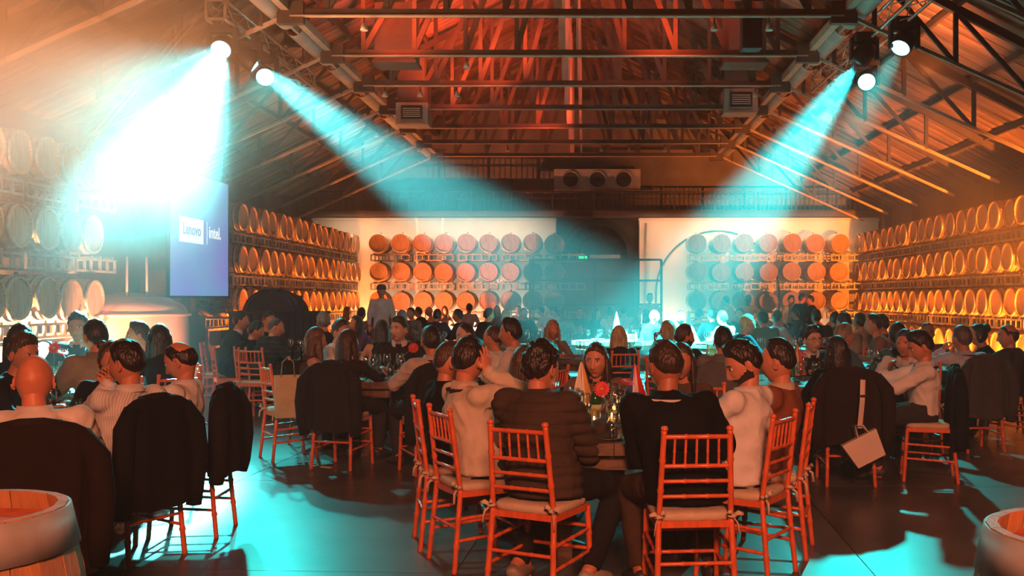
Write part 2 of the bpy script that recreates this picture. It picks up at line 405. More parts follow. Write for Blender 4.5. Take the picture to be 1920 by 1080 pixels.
# ------------------------------------------------------------------ ceiling: boards + purlins
ceil = struct(empty('ceiling'))
bw = 0.3
for sgn in (-1, 1):
    xe = 9.7*sgn
    for var in range(4):
        pass
    a = Vector((RX, 0, RH)); b = Vector((xe, 0, roofh(xe)))
    m0 = MB(); m0.bar(a+Vector((0, 0, 0.03)), b+Vector((0, 0, 0.03)), 0.03, bw-0.02, up=(0, 1, 0)); m0 = MB()
    d = (b-a).normalized(); nrm = Vector((d.z, 0, -d.x))*(-1 if sgn > 0 else 1)
    if nrm.z < 0: nrm = -nrm
    vs = []
    for e in (a, b):
        for y in (-bw/2+0.012, bw/2-0.012):
            for t in (0.0, 0.03): vs.append(tuple(e+Vector((0, y, 0))+nrm*t))
    m0.add(vs, [(0, 1, 3, 2), (4, 6, 7, 5), (0, 4, 5, 1), (2, 3, 7, 6), (0, 2, 6, 4), (1, 5, 7, 3)])
    me = m0.mesh('board', M_board)
    for k in range(int((WALLZ-7.0)/bw)+1):
        o = link('board', me, ceil, (0, 7.0+bw*k, random.uniform(0, 0.05))); v_ = random.uniform(0.35, 1.4); o.color = (0.20*v_, 0.12*v_, 0.085*v_, 1)
    cover = MB(); vs = []
    for e in (a, b):
        for y in (-6.0, 33.2): vs.append(tuple(e+Vector((0, y, 0.1))))
    cover.add(vs, [(0, 1, 3, 2)]); cover.build('roof_sheet', M_black, ceil)
    for q in range(1, 8):
        t = q/8; c = a.lerp(b, t)-nrm*0.06
        MB().box((c.x, 20.0, c.z), (0.07, 26.0, 0.11)).build('purlin', M_steel, ceil)

# ------------------------------------------------------------------ roof trusses
tl, tr_, th = -4.72, 4.1, 6.1
def make_truss(y):
    t = empty('roof_truss', (0, y, 0))
    def p(name, a, b, w_=0.09, h_=0.09, m=M_steel):
        mb = MB(); mb.bar((a[0], 0, a[1]), (b[0], 0, b[1]), w_, h_, up=(0, 1, 0)); mb.build(name, m, t)
    p('tie_beam', (tl-0.1, th), (tr_+0.1, th), 0.12, 0.10)
    MB().box(((tl+tr_)/2, -0.065, th-0.062), (tr_-tl, 0.07, 0.025)).build('tie_flange', M_chord, t)  # pale strip, its lit look comes from the colour
    for x, e in ((tl, -9.3), (tr_, 8.75)):
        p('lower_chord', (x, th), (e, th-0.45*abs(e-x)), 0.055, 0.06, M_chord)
    p('rafter', (RX, RH-0.16), (-9.5, roofh(-9.5)-0.16), 0.13, 0.1); p('rafter', (RX, RH-0.16), (9.5, roofh(9.5)-0.16), 0.13, 0.1)
    p('king_post', (RX-0.16, th), (RX-0.16, RH-0.2), 0.13, 0.07, M_galv); p('king_post', (RX+0.13, th), (RX+0.13, RH-0.2), 0.05, 0.05, M_galv)
    xs = [1.0, 1.95, 2.9, 3.85]
    for s_ in (-1, 1):
        for i, x in enumerate(xs):
            X = RX+s_*x; p('post', (X, th), (X, roofh(X)-0.18), 0.08, 0.07)
            X1 = RX+s_*(xs[i-1] if i else 0.16); p('diagonal', (X, th+0.05), (X1, roofh(X1)-0.2), 0.10, 0.05)
        for k, x in enumerate((4.9, 6.2, 7.5)):
            X = RX+s_*x; e = tl if s_ < 0 else tr_
            lo = th-0.45*max(0, abs(X-e)); p('post', (X, lo), (X, roofh(X)-0.18), 0.07, 0.06)
            if k: p('diagonal', (X, lo), (RX+s_*(x-1.3), roofh(RX+s_*(x-1.3))-0.2), 0.07, 0.05)
    for e in (tl, tr_): MB().box((e, -0.02, th), (0.42, 0.13, 0.36)).build('gusset', M_steel, t)
    return t
TR = None
for i, y in enumerate([10.72, 13.32]+[15.92+2.6*k for k in range(7)]):
    if TR is None: TR = make_truss(y); t = TR
    else: t = copy_tree(TR, (0, y, 0))
    tag(t, 'steel roof truss, the %s counted from the camera end' % ORD[i], 'truss', 'roof trusses')
# longitudinal beams along the truss nodes with curved lagging pieces below
for s_, x in ((-1, tl), (1, tr_)):
    t = tag(empty('roof_beam', (x, 21.5, th)), 'long pale roof beam running along the %s ends of the tie beams' % ('left' if s_ < 0 else 'right'), 'beam')
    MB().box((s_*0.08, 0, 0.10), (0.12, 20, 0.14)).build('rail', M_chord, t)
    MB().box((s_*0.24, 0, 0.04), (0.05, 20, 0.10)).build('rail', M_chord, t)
    for k in range(8):
        b = MB(); b.lathe([(0.17, 0), (0.17, 2.2)], 10, axis='Y', a0=PI, a1=2*PI); b.build('lagging', M_galv, t, True, (s_*0.32, -9.6+2.6*k, 0.12))
# hanging air heaters ------------------------------------------------------------
def heater(px0, px1, py0, py1, Z, lab):
    x0, x1, z0, z1 = PX(px0, Z), PX(px1, Z), PH(py1, Z), PH(py0, Z)
    cx = (x0+x1)/2; t = tag(empty('air_heater', (cx, Z, z0)), lab, 'heater')
    w_, h_ = x1-x0, z1-z0
    MB().box((0, 0.3, h_/2), (w_, 0.6, h_)).build('casing', M_galv, t)
    MB().box((0, -0.01, h_*0.55), (w_*0.66, 0.03, h_*0.62)).build('grille_recess', M_black, t)
    for k in range(5): MB().box((0, -0.035, h_*(0.36+0.09*k)), (w_*0.55, 0.02, 0.02), Matrix.Rotation(0.5, 3, 'X')).build('grille_slat', M_galv, t)
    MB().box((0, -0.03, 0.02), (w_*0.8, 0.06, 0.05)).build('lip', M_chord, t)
    top = roofh(cx)-0.25-z0
    MB().box((-w_*0.05, 0.35, (h_+top)/2), (w_*0.85, 0.5, max(0.1, top-h_))).build('riser_duct', M_dark, t)
heater(742, 802, 192, 233, 23.4, 'grey air heater with louvred grille hanging below the left roof slope')
heater(1358, 1421, 166, 211, 23.4, 'grey air heater with louvred grille hanging below the right roof slope')
for s_, px, lab in ((-1, 745, 'tall dark air duct dropping from the left roof slope'), (1, 1395, 'tall dark air duct dropping from the right roof slope')):
    Z = 19.8; x = PX(px, Z); z1 = roofh(x)-0.4; z0 = 6.22
    d = tag(MB().box((x, Z, (z0+z1)/2), (0.78, 0.6, z1-z0)).build('air_duct', M_dark), lab, 'duct')
    MB().box((x, Z, z0-0.03), (0.86, 0.68, 0.06)).build('flange', M_steel, d)
# small ceiling spotlights under the tie beams
sp_me = MB(); sp_me.tube([(0, 0, 0), (0, 0, -0.12)], 0.012, 6); sp_me = sp_me.mesh('stem', M_blackm)
cn = MB(); cn.lathe([(0.0, -0.10), (0.03, -0.10), (0.05, -0.16), (0.065, -0.22), (0.06, -0.22), (0.0, -0.17)], 12); cn_me = cn.mesh('spotlight', M_galv, True)
SPT = [(683, 48, 15.92), (786, 270, 28.92), (1180, 253, 28.92), (875, 134, 18.52), (857, 176, 21.12), (788, 178, 21.12), (722, 184, 21.12), (706, 251, 26.32), (1339, 44, 15.92), (1442, 42, 15.92), (952, 258, 28.92), (1128, 253, 28.92), (1247, 251, 28.92), (1416, 173, 21.12)]
for i, (px, py, Z) in enumerate(SPT):
    o = link('ceiling_spotlight', cn_me, None, (PX(px, Z), Z-0.02, th-0.06)); link('stem', sp_me, o)
    tag(o, 'small bell-shaped spotlight under a tie beam, %s of them from the left' % ORD[sorted(s[0] for s in SPT).index(px)], 'spotlight', 'small spotlights under the tie beams')

# ------------------------------------------------------------------ lighting trusses + moving heads
def box_truss(x, y0, y1, z, lab):
    t = tag(empty('lighting_truss', (x, y0, z)), lab, 'truss'); L = y1-y0; a = 0.145
    for sx in (-1, 1):
        for sz in (-1, 1):
            MB().tube([(sx*a, 0, sz*a), (sx*a, L, sz*a)], 0.025, 8).build('chord_tube', M_alu, t, True)
    n = int(L/0.45)
    lac = MB()
    for k in range(n):
        y, y2 = L*k/n, L*(k+1)/n; f = 1 if k % 2 else -1
        for s_ in (-1, 1):
            lac.tube([(s_*a, y, -f*a), (s_*a, y2, f*a)], 0.010, 5); lac.tube([(-f*a, y, s_*a), (f*a, y2, s_*a)], 0.010, 5)
    l_ = lac.build('lacing', M_alu, t, True); l_['kind'] = 'stuff'
    for y in (0, L):
        e = MB()
        for s_ in (-1, 1): e.bar((s_*a, y, -a), (s_*a, y, a), 0.04, 0.04); e.bar((-a, y, s_*a), (a, y, s_*a), 0.04, 0.04)
        e.build('end_frame', M_alu, t)
    for y in (0.3, L-0.3):
        c = MB(); c.tube([(0, y, a), (0, y, roofh(x)-z-0.1)], 0.012, 6); c.build('hanging_wire', M_blackm, t)
box_truss(-5.7, 15.3, 20.3, 5.98, 'aluminium box lighting truss hung under the left roof slope')
box_truss(4.85, 14.3, 20.8, 6.0, 'aluminium box lighting truss hung under the right roof slope')
for dx in (0.0, 0.10):
    q = MB(); q.tube([(-5.75-dx, 15.3, 6.1), (-7.2-dx, 15.42, 4.5), (-8.9-dx, 15.6, 2.6)], 0.010, 5)
    tag(q.build('hanging_cable', M_alu, None, True), 'thin slanting cable from the left truss down to the wall, %s one' % ('upper' if dx else 'lower'), 'cable')
def moving_head(p, aim, lab):
    p = Vector(p); d = (Vector(aim)-p).normalized(); c = p-d*0.20
    t = tag(empty('moving_head_lamp', c), lab, 'stage light', 'moving head lamps on the lighting trusses')
    R = d.to_track_quat('Z', 'Y').to_matrix()
    b = MB(); b.lathe([(0, -0.2), (0.09, -0.2), (0.15, -0.12), (0.17, 0.0), (0.175, 0.13), (0.165, 0.18), (0.15, 0.18), (0.15, 0.15), (0, 0.15)], 20); b.xf(R.to_4x4()); b.build('lamp_head', M_blackm, t, True)
    l_ = MB(); l_.lathe([(0, 0.162), (0.148, 0.162)], 20); l_.xf(R.to_4x4()); l_.build('lens', M_lens, t)
    top = 5.83-c.z
    y = MB(); y.box((-0.21, 0, top*0.3), (0.05, 0.12, 0.30+top*0.25)); y.box((0.21, 0, top*0.3), (0.05, 0.12, 0.30+top*0.25)); y.box((0, 0, top*0.72), (0.46, 0.14, 0.06)); y.build('yoke', M_black, t)
    bs = MB(); bs.box((0, 0, top*0.72+0.10), (0.34, 0.30, 0.14)); bs.build('base', M_black, t)
    cl = MB(); cl.box((-0.1, 0, top*0.9+0.03), (0.05, 0.06, max(0.05, top*0.22))); cl.box((0.1, 0, top*0.9+0.03), (0.05, 0.06, max(0.05, top*0.22))); cl.build('clamp', M_blackm, t)
hl = ['nearest on left truss, aimed at the left tables', 'second on left truss, aimed at the middle', 'farthest on left truss, facing the floor',
      'middle one on right truss', 'farthest on right truss', 'nearest on right truss with wide round lens']
for (p, t, c, e, d, b), lab in zip(HEADS, hl): moving_head(p, t, 'cyan moving head lamp, '+lab)
# black motor hoists beside the left truss
for (px, py, Z, lab) in ((553, 55, 18.6, 'black box loudspeaker hanging beside the left lighting truss'), (1408, 60, 16.5, 'black box loudspeaker hanging beside the right lighting truss')):
    s_ = tag(empty('hanging_speaker', (PX(px, Z), Z, PH(py, Z))), lab, 'speaker')
    MB().box((0, 0, 0), (0.32, 0.3, 0.6)).build('cabinet', M_black, s_)
    MB().box((0, -0.155, 0), (0.28, 0.012, 0.55)).build('grille', M_blackm, s_)
    MB().bar((0, 0, 0.3), (0, 0, roofh(PX(px, Z))-PH(py, Z)-0.1), 0.03, 0.03).build('hanging_rod', M_blackm, s_)

# ------------------------------------------------------------------ projection screen with the two names on it
sy0, sy1, sx_ = PX(315, 1)*0, 0, -7.0
ya, yb = sx_*F/(315-VPX), sx_*F/(427-VPX); za, zb = 1.57, 3.78
scr = tag(empty('projection_screen', (sx_, (ya+yb)/2, za)), 'lit pale blue projection screen with two company names, left of the hall', 'screen')
m, nt, b = newmat('screen_glow'); L_ = nt.links
tc = N(nt, 'ShaderNodeTexCoord'); gr = N(nt, 'ShaderNodeTexNoise'); gr.inputs['Scale'].default_value = 0.7; L_.new(tc.outputs['Object'], gr.inputs['Vector'])
cr = N(nt, 'ShaderNodeValToRGB'); cr.color_ramp.elements[0].position = 0.35; cr.color_ramp.elements[1].position = 0.65
cr.color_ramp.elements[0].color = (0.16, 0.34, 0.62, 1); cr.color_ramp.elements[1].color = (0.20, 0.22, 0.62, 1)
L_.new(gr.outputs['Fac'], cr.inputs[0]); L_.new(cr.outputs[0], b.inputs['Emission Color']); b.inputs['Emission Strength'].default_value = 0.85
b.inputs['Base Color'].default_value = (0.1, 0.1, 0.1, 1); M_screen = m
MB().box((0, 0, (zb-za)/2), (0.03, yb-ya, zb-za)).build('screen_sheet', M_screen, scr)
fr = MB()
for z in (0, zb-za): fr.box((0, 0, z), (0.05, yb-ya+0.05, 0.04))
for y in (-(yb-ya)/2, (yb-ya)/2): fr.box((0, y, (zb-za)/2), (0.05, 0.04, zb-za))
fr.build('screen_frame', M_black, scr)
for y in (-(yb-ya)/2+0.2, (yb-ya)/2-0.2): MB().bar((0, y, zb-za), (0, y, 4.6), 0.02, 0.02).build('hanging_wire', M_blackm, scr)
M_scrw = emis('screen_white', (0.9, 0.95, 1.0), 0.95); M_scrt = emis('screen_text', (0.28, 0.36, 0.55), 0.8)
yc = (ya+yb)/2
def Yat(px): return sx_*F/(px-VPX)-yc
bx0, bx1 = Yat(334), Yat(379)
MB().box((0.022, (bx0+bx1)/2, 2.745-za), (0.006, bx1-bx0, 0.44)).build('name_box', M_scrw, scr)
MB().box((0.022, Yat(386), 2.745-za), (0.006, 0.012, 0.42)).build('divider', M_scrw, scr)
def text(body, x, y, z, size, m, par, rot=(PI/2, 0, PI/2), name='lettering', align='LEFT', ext=0.002, bold=0.0):
    cu = bpy.data.curves.new(name, 'FONT'); cu.body = body; cu.size = size; cu.extrude = ext; cu.align_x = align; cu.align_y = 'CENTER'; cu.offset = bold
    o = bpy.data.objects.new(name, cu); COL.objects.link(o); dg = bpy.context.evaluated_depsgraph_get()
    me = bpy.data.meshes.new_from_object(o.evaluated_get(dg)); bpy.data.objects.remove(o); me.materials.clear(); me.materials.append(m)
    q = link(name, me, par, (x, y, z)); q.rotation_euler = rot; return q
text('Lenovo', 0.028, (bx0+bx1)/2, 2.75-za, 0.27, M_scrt, scr, align='CENTER', bold=0.006)
text('intel.', 0.022, Yat(389.5), 2.76-za, 0.31, M_scrw, scr, bold=0.006)

# ------------------------------------------------------------------ copper vat, cask, black counter on the left
vx, vy = -6.9, 15.95
vat = tag(empty('copper_vat', (-7.4, 16.1, 0)), 'big round copper vat with a riveted seam under the screen', 'vat')
v = MB(); v.lathe([(0, 0.0), (0.86, 0.0), (0.90, 0.05), (0.92, 0.9), (0.90, 1.30), (0.84, 1.42), (0.62, 1.55), (0.2, 1.63), (0, 1.64)], 40); v.build('vessel', M_copper, vat, True)
for z in (0.25, 1.28): q = MB(); q.lathe([(0.915, z-0.02), (0.945, z-0.02), (0.945, z+0.02), (0.915, z+0.02)], 40); q.build('seam_band', M_copper, vat, True)
for a in (-1.2, -0.6):
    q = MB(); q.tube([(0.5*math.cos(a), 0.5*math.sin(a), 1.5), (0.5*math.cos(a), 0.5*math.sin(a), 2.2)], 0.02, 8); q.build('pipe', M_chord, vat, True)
ck = tag(empty('round_cask', (PX(506, 20.3), 20.3, 0)), 'huge dark round cask end looming behind the black counter', 'cask')
q = MB(); q.lathe([(0, 0.02), (0.50, 0.02), (0.50, -0.02), (0.54, -0.02), (0.58, 0.5), (0.54, 1.0), (0, 1.0)], 32, (0, 0, 1.16), axis='Y'); q.build('staves', M_dark, ck)
for y in (0.05, 0.35): q = MB(); q.lathe([(0.56, y), (0.595, y), (0.595, y+0.06), (0.56, y+0.06)], 32, (0, 0, 1.16), axis='Y'); q.build('hoop', M_blackm, ck, True)
q = MB(); q.box((-0.32, 0.5, 0.32), (0.14, 0.8, 0.64)); q.box((0.32, 0.5, 0.32), (0.14, 0.8, 0.64)); q.build('cradle', M_black, ck)
bt = tag(empty('black_counter', (PX(525, 18.9), 18.9, 0)), 'long black draped counter in front of the dark cask', 'counter')
q = MB(); n = 60; L = 1.72
vs = []
for z, o in ((0.0, 0.05), (1.28, 0.0)):
    for k in range(n+1): vs.append((-L/2+L*k/n, -0.3-o*(0.6+0.5*math.sin(k*1.3)), z))
q.add(vs, [(k, k+1, n+2+k, n+1+k) for k in range(n)]); q.build('drape', M_black, bt, True)
MB().box((0, 0, 1.28), (L+0.04, 0.62, 0.05)).build('top', M_black, bt)
for x in (-0.8, 0.8): MB().box((x, 0.1, 0.64), (0.05, 0.4, 1.26)).build('end_panel', M_black, bt)
MB().box((0.38, 0, 1.45), (0.07, 0.07, 0.3)).build('beacon', M_black, bt)
# ================================================================== BARRELS AND RACKS
BL, BR, BB = 0.92, 0.285, 0.322
def brad(t): return BB-(BB-BR)*(abs(t)**1.8)
b = MB(); prof = [(BR-0.03, -BL/2+0.035), (BR-0.025, -BL/2), (BR, -BL/2)]+[(brad(t), t*BL/2) for t in (-0.75, -0.5, -0.25, 0, 0.25, 0.5, 0.75)]+[(BR, BL/2), (0, BL/2)]
b.lathe(prof, 22, axis='Y'); barrel_me = b.mesh('wine_barrel', M_oak)
b = MB(); b.lathe([(0, -BL/2+0.033), (BR-0.028, -BL/2+0.033)], 22, axis='Y'); head_me = b.mesh('barrel_head', M_oakhead)
def hoop_mesh(t, w_):
    q = MB(); y = t*BL/2; e = 0.007
    r0, r1 = brad((y-w_/2)/(BL/2)), brad((y+w_/2)/(BL/2))
    q.lathe([(r0-0.004, y-w_/2), (r0+e, y-w_/2), (r1+e, y+w_/2), (r1-0.004, y+w_/2)], 22, axis='Y'); return q.mesh('hoop', M_hoop, True)
hoops = [hoop_mesh(-0.94, 0.05), hoop_mesh(-0.70, 0.04), hoop_mesh(-0.35, 0.04), hoop_mesh(0.4, 0.04)]
q = MB(); q.lathe([(0, BB+0.035), (0.028, BB+0.035), (0.033, BB-0.01)], 10); bung_me = q.mesh('bung', M_blackm, True)
proto = link('wine_barrel', barrel_me); pk = [link('barrel_head', head_me, proto)]+[link('hoop', h, proto) for h in hoops]+[link('bung', bung_me, proto)]
KIDS[proto.name] = pk
used_proto = [False]
def barrel(loc, rz, label, group):
    if not used_proto[0]: o = proto; o.location = loc; o.rotation_euler = (0, 0, rz); used_proto[0] = True
    else: o = copy_tree(proto, loc, rz)
    return tag(o, label, 'barrel', group)
# rack that carries two barrels: front and rear frames, cradles
def rack_frames(w_, h_, nin):
    q = MB(); t = 0.035
    for z in (t/2, h_-t/2): q.box((0, 0, z), (w_, t, t))
    for x in [-w_/2+t/2, w_/2-t/2]+nin: q.box((x, 0, h_/2), (t, t, h_-t))
    return q.mesh('rack_frame', M_rack)
RW, RHT = 1.24, 0.215
rf_me = rack_frames(RW, RHT, [-0.36, -0.16, 0.12, 0.36])
q = MB()
for x in (-0.33, 0.33):
    q.box((x-0.2, 0, RHT+0.012), (0.035, 0.62, 0.05)); q.box((x+0.2, 0, RHT+0.012), (0.035, 0.62, 0.05))
for x in (-0.33, 0.33): q.box((x, 0, RHT+0.002), (0.42, 0.05, 0.03))
q.box((0, 0, RHT+0.002), (0.5, 0.05, 0.03))
cr_me = q.mesh('cradle_bars', M_rack)
rackp = empty('barrel_rack'); rk = [link('rack_frame', rf_me, rackp, (0, -0.3, 0)), link('rack_frame', rf_me, rackp, (0, 0.3, 0)), link('cradle_bars', cr_me, rackp)]
KIDS[rackp.name] = rk; used_rack = [False]
def rack(loc, rz, label, group):
    if not used_rack[0]: o = rackp; o.location = loc; o.rotation_euler = (0, 0, rz); used_rack[0] = True
    else: o = copy_tree(rackp, loc, rz)
    return tag(o, label, 'rack', group)
TIER = [0.55, 1.47, 2.385, 3.29]; TN = ['floor', 'lower', 'middle', 'top']
def stack(n, tiers, pos, rz, where, dirn, jit=0.02, first=0):
    """pos(i) gives x, y of barrel i of a row; racks sit under each pair"""
    for ti in tiers:
        for i in range(n):
            x, y = pos(i); z = TIER[ti]
            barrel((x+random.uniform(-jit, jit)*abs(math.sin(rz)), y+random.uniform(-jit, jit)*abs(math.cos(rz)), z+random.uniform(-0.012, 0.012)), rz+random.uniform(-0.05, 0.05),
                   'oak barrel, %s tier, %s, %s %s' % (TN[ti], where, ORD[i], dirn), 'barrels in the '+where)
        for i in range(0, n, 2):
            x0, y0 = pos(i); x1, y1 = pos(min(i+1, n-1))
            if i == n-1: x1, y1 = pos(i-1); x1, y1 = 2*x0-x1, 2*y0-y1
            rack(((x0+x1)/2, (y0+y1)/2, TIER[ti]-BB-RHT-0.022+(0.0)), rz, 'steel rack under %s tier, %s, %s pair %s' % (TN[ti], where, ORD[i//2], dirn), 'barrel racks in the '+where)
S = 0.66
# back left stack (nine wide), back right stack (seven wide): heads towards the camera
stack(9, (1, 2, 3), lambda i: (PX(709, 31.2)+i*(PX(1039, 31.2)-PX(709, 31.2))/8, 31.2+BL/2), 0, 'back left stack', 'from the left', 0.03)
stack(7, (0, 1, 2, 3), lambda i: (PX(1308, 31.2)+i*(PX(1575, 31.2)-PX(1308, 31.2))/6, 31.2+BL/2), 0, 'back right stack', 'from the left', 0.03)
# right wall: heads towards -X ; rotate so that local -Y points to -X
stack(20, (0, 1, 2, 3), lambda i: (8.55+BL/2, 18.9+S*i), -PI/2, 'right wall stack', 'from the camera end', 0.04)
stack(17, (1, 2, 3), lambda i: (-7.3-BL/2, 21.3+S*i), PI/2, 'far left wall stack', 'from the camera end', 0.04)
TIER_old = TIER[:]; TIER[1], TIER[2], TIER[3] = 1.54, 2.50, 3.47
stack(5, (1, 2, 3), lambda i: (-7.4-BL/2, 12.40+0.655*i), PI/2, 'near left stack', 'from the camera end', 0.02)
TIER[:] = TIER_old
# stands under the lowest visible tier where the photo shows legs
def stand(x0, x1, y0, y1, h, lab):
    t = tag(empty('rack_stand', ((x0+x1)/2, (y0+y1)/2, 0)), lab, 'stand', 'steel stands under the barrel stacks'); dx, dy = x1-x0, y1-y0
    for sx in (-1, 1):
        n = max(2, int(max(dx, dy)/1.3)+1)
    legs = [(x, y) for x in ((-dx/2, dx/2) if dx < dy else [-dx/2+dx*k/int(dx/1.3) for k in range(int(dx/1.3)+1)]) for y in ([-dy/2+dy*k/int(dy/1.3) for k in range(int(dy/1.3)+1)] if dy > dx else (-dy/2, dy/2))]
    lm = MB().box((0, 0, h/2), (0.06, 0.06, h)).mesh('leg', M_rack)
    for x, y in legs: link('leg', lm, t, (x, y, 0))
    for z in (h-0.03, h*0.55):
        for s_ in (-1, 1):
            if dy > dx: MB().box((s_*dx/2, 0, z), (0.04, dy, 0.05)).build('rail', M_rack, t)
            else: MB().box((0, s_*dy/2, z), (dx, 0.04, 0.05)).build('rail', M_rack, t)
zt = 1.47-BB-RHT-0.025
stand(-8.1, -7.5, 12.1, 15.4, 1.54-BB-RHT-0.025, 'pale steel stand under the near left barrel stack')
stand(-8.0, -7.4, 21.0, 32.2, zt, 'pale steel stand under the far left wall barrel stack')
stand(PX(690, 31.5), PX(1058, 31.5), 31.4, 31.95, zt, 'pale steel stand under the back left barrel stack')

# ------------------------------------------------------------------ two standing barrels at the picture's lower corners, built stave by stave
def standing_barrel(cx, cy, h, lab, seed):
    rnd = random.Random(seed); t = tag(empty('standing_barrel', (cx, cy, 0), seed), lab, 'barrel', 'standing barrels in the lower corners')
    n = 24; rt, rb = 0.292, 0.355
    def r(z): q = (z/h-0.5)*2; return rb-(rb-rt)*abs(q)**1.9
    for k in range(n):
        a0, a1 = 2*PI*k/n+0.006, 2*PI*(k+1)/n-0.006; q = MB(); vs = []
        zz = [0, h*0.2, h*0.4, h*0.6, h*0.8, h]; e = rnd.uniform(0, 0.003)
        for z in zz:
            for a in (a0, a1):
                for d in (0, -0.028): vs.append(((r(z)+d+e)*math.cos(a), (r(z)+d+e)*math.sin(a), z))
        fs = []
        for i in range(len(zz)-1):
            o = 4*i; fs += [(o, o+2, o+6, o+4), (o+1, o+5, o+7, o+3), (o, o+4, o+5, o+1), (o+2, o+3, o+7, o+6)]
        o = 4*(len(zz)-1); fs += [(o, o+2, o+3, o+1), (0, 1, 3, 2)]
        q.add(vs, fs); s_ = q.build('stave', M_stave, t); v_ = rnd.uniform(0.8, 1.15); s_.color = (0.46*v_, 0.20*v_, 0.075*v_, 1)
    for z0, z1 in ((h-0.115, h-0.004), (h*0.60, h*0.60+0.05), (h*0.40, h*0.4+0.05), (0.0, 0.1)):
        q = MB(); q.lathe([(r(z0)-0.002, z0), (r(z0)+0.008, z0), (r(z1)+0.008, z1), (r(z1)-0.002, z1)], 48); q.build('hoop', M_hoop2, t, True)
    for k in range(6):
        x0, x1 = -0.27+0.09*k, -0.27+0.09*(k+1)-0.003; q = MB(); R2 = rt-0.03; zz = h-0.05
        m_ = [min(R2-0.001, max(-R2+0.001, x)) for x in (x0, x1)]
        ya_, yb_ = [math.sqrt(R2*R2-x*x) for x in m_]; e = 0.001*(k % 3)
        q.add([(m_[0], -ya_, zz+e), (m_[1], -yb_, zz+e), (m_[1], yb_, zz+e), (m_[0], ya_, zz+e)]+[(m_[0], -ya_, zz-0.02), (m_[1], -yb_, zz-0.02), (m_[1], yb_, zz-0.02), (m_[0], ya_, zz-0.02)],
              [(0, 1, 2, 3), (7, 6, 5, 4), (0, 4, 5, 1), (1, 5, 6, 2), (2, 6, 7, 3), (3, 7, 4, 0)])
        s_ = q.build('head_board', M_stave, t); s_.color = (0.5, 0.11, 0.05, 1)
    return t
M_stave = mat('stave_oak', (1, 1, 1), 0.5, var=0.22, scale=4, objcol=True, bump=0.12, bscale=26, stretch=(5, 5, 0.8))
M_hoop2 = mat('hoop_zinc', (0.36, 0.33, 0.30), 0.55, 0.2, var=0.3, scale=6)
Zb = 2.75
standing_barrel(PX(-95, Zb), Zb, 0.95, 'standing oak barrel with red head in the lower left corner', 1)
Zb = 2.5
standing_barrel(PX(2085, Zb), Zb, 0.95, 'standing oak barrel with wide pale hoop in the lower right corner', 2)
# white card lying on the left barrel
c_ = tag(MB().box((0, 0, 0.004), (0.09, 0.06, 0.004), Matrix.Rotation(0.5, 3, 'Z')).build('menu_card', mat('card', (0.7, 0.68, 0.62), 0.7), None, False, (PX(-95, 2.75)+0.2, 2.66, 0.905)), 'small white card lying on the left standing barrel', 'card')

# ================================================================== PEOPLE
M_skin = mat('skin', (1, 1, 1), 0.5, var=0.08, scale=30, objcol=True)
M_lip = mat('lips', (0.36, 0.13, 0.11), 0.45, var=0.05)
M_eyew = mat('eye_white', (0.75, 0.73, 0.70), 0.25, var=0.02)
M_eyed = mat('eye_dark', (0.03, 0.02, 0.015), 0.15, var=0.02)
M_hair = mat('hair', (1, 1, 1), 0.42, var=0.45, scale=30, objcol=True, bump=0.5, bscale=90, stretch=(1, 1, 0.25))
M_beard = mat('beard_and_brows', (0.022, 0.014, 0.010), 0.6, var=0.4, scale=60)
M_cloth = mat('cloth', (1, 1, 1), 0.85, var=0.10, scale=9, objcol=True, bump=0.35, bscale=14, spec=0.08)
M_stripe = mat('striped_cloth', (1, 1, 1), 0.85, var=0.05, scale=9, objcol=True, bump=0.3, bscale=14, spec=0.25)
nt = M_stripe.node_tree; b_ = nt.nodes['Principled BSDF']; src = b_.inputs['Base Color'].links[0].from_socket
wv = N(nt, 'ShaderNodeTexWave'); wv.inputs['Scale'].default_value = 24; wv.bands_direction = 'X'; tc = N(nt, 'ShaderNodeTexCoord'); nt.links.new(tc.outputs['Object'], wv.inputs['Vector'])
mr = N(nt, 'ShaderNodeMapRange'); mr.inputs[3].default_value = 0.72; mr.inputs[4].default_value = 1.05; nt.links.new(wv.outputs['Fac'], mr.inputs[0])
sc_ = N(nt, 'ShaderNodeVectorMath', operation='SCALE'); nt.links.new(src, sc_.inputs[0]); nt.links.new(mr.outputs[0], sc_.inputs['Scale']); nt.links.new(sc_.outputs[0], b_.inputs['Base Color'])
m, nt, b_ = newmat('leopard_cloth'); tc = N(nt, 'ShaderNodeTexCoord'); vo = N(nt, 'ShaderNodeTexVoronoi'); vo.feature = 'DISTANCE_TO_EDGE'; vo.inputs['Scale'].default_value = 22; nt.links.new(tc.outputs['Object'], vo.inputs['Vector'])
cr = N(nt, 'ShaderNodeValToRGB'); cr.color_ramp.elements[0].position = 0.12; cr.color_ramp.elements[1].position = 0.22; cr.color_ramp.elements[0].color = (0.45, 0.40, 0.34, 1); cr.color_ramp.elements[1].color = (0.02, 0.015, 0.012, 1)
nt.links.new(vo.outputs['Distance'], cr.inputs[0]); nt.links.new(cr.outputs[0], b_.inputs['Base Color']); b_.inputs['Roughness'].default_value = 0.8; M_leopard = m
M_shoe = mat('shoe', (1, 1, 1), 0.5, var=0.1, objcol=True)
M_frame = mat('spectacle_frame', (0.02, 0.02, 0.02), 0.3)
TMP = bpy.data.scenes.new('tmp_scene'); TVL = TMP.view_layers[0]

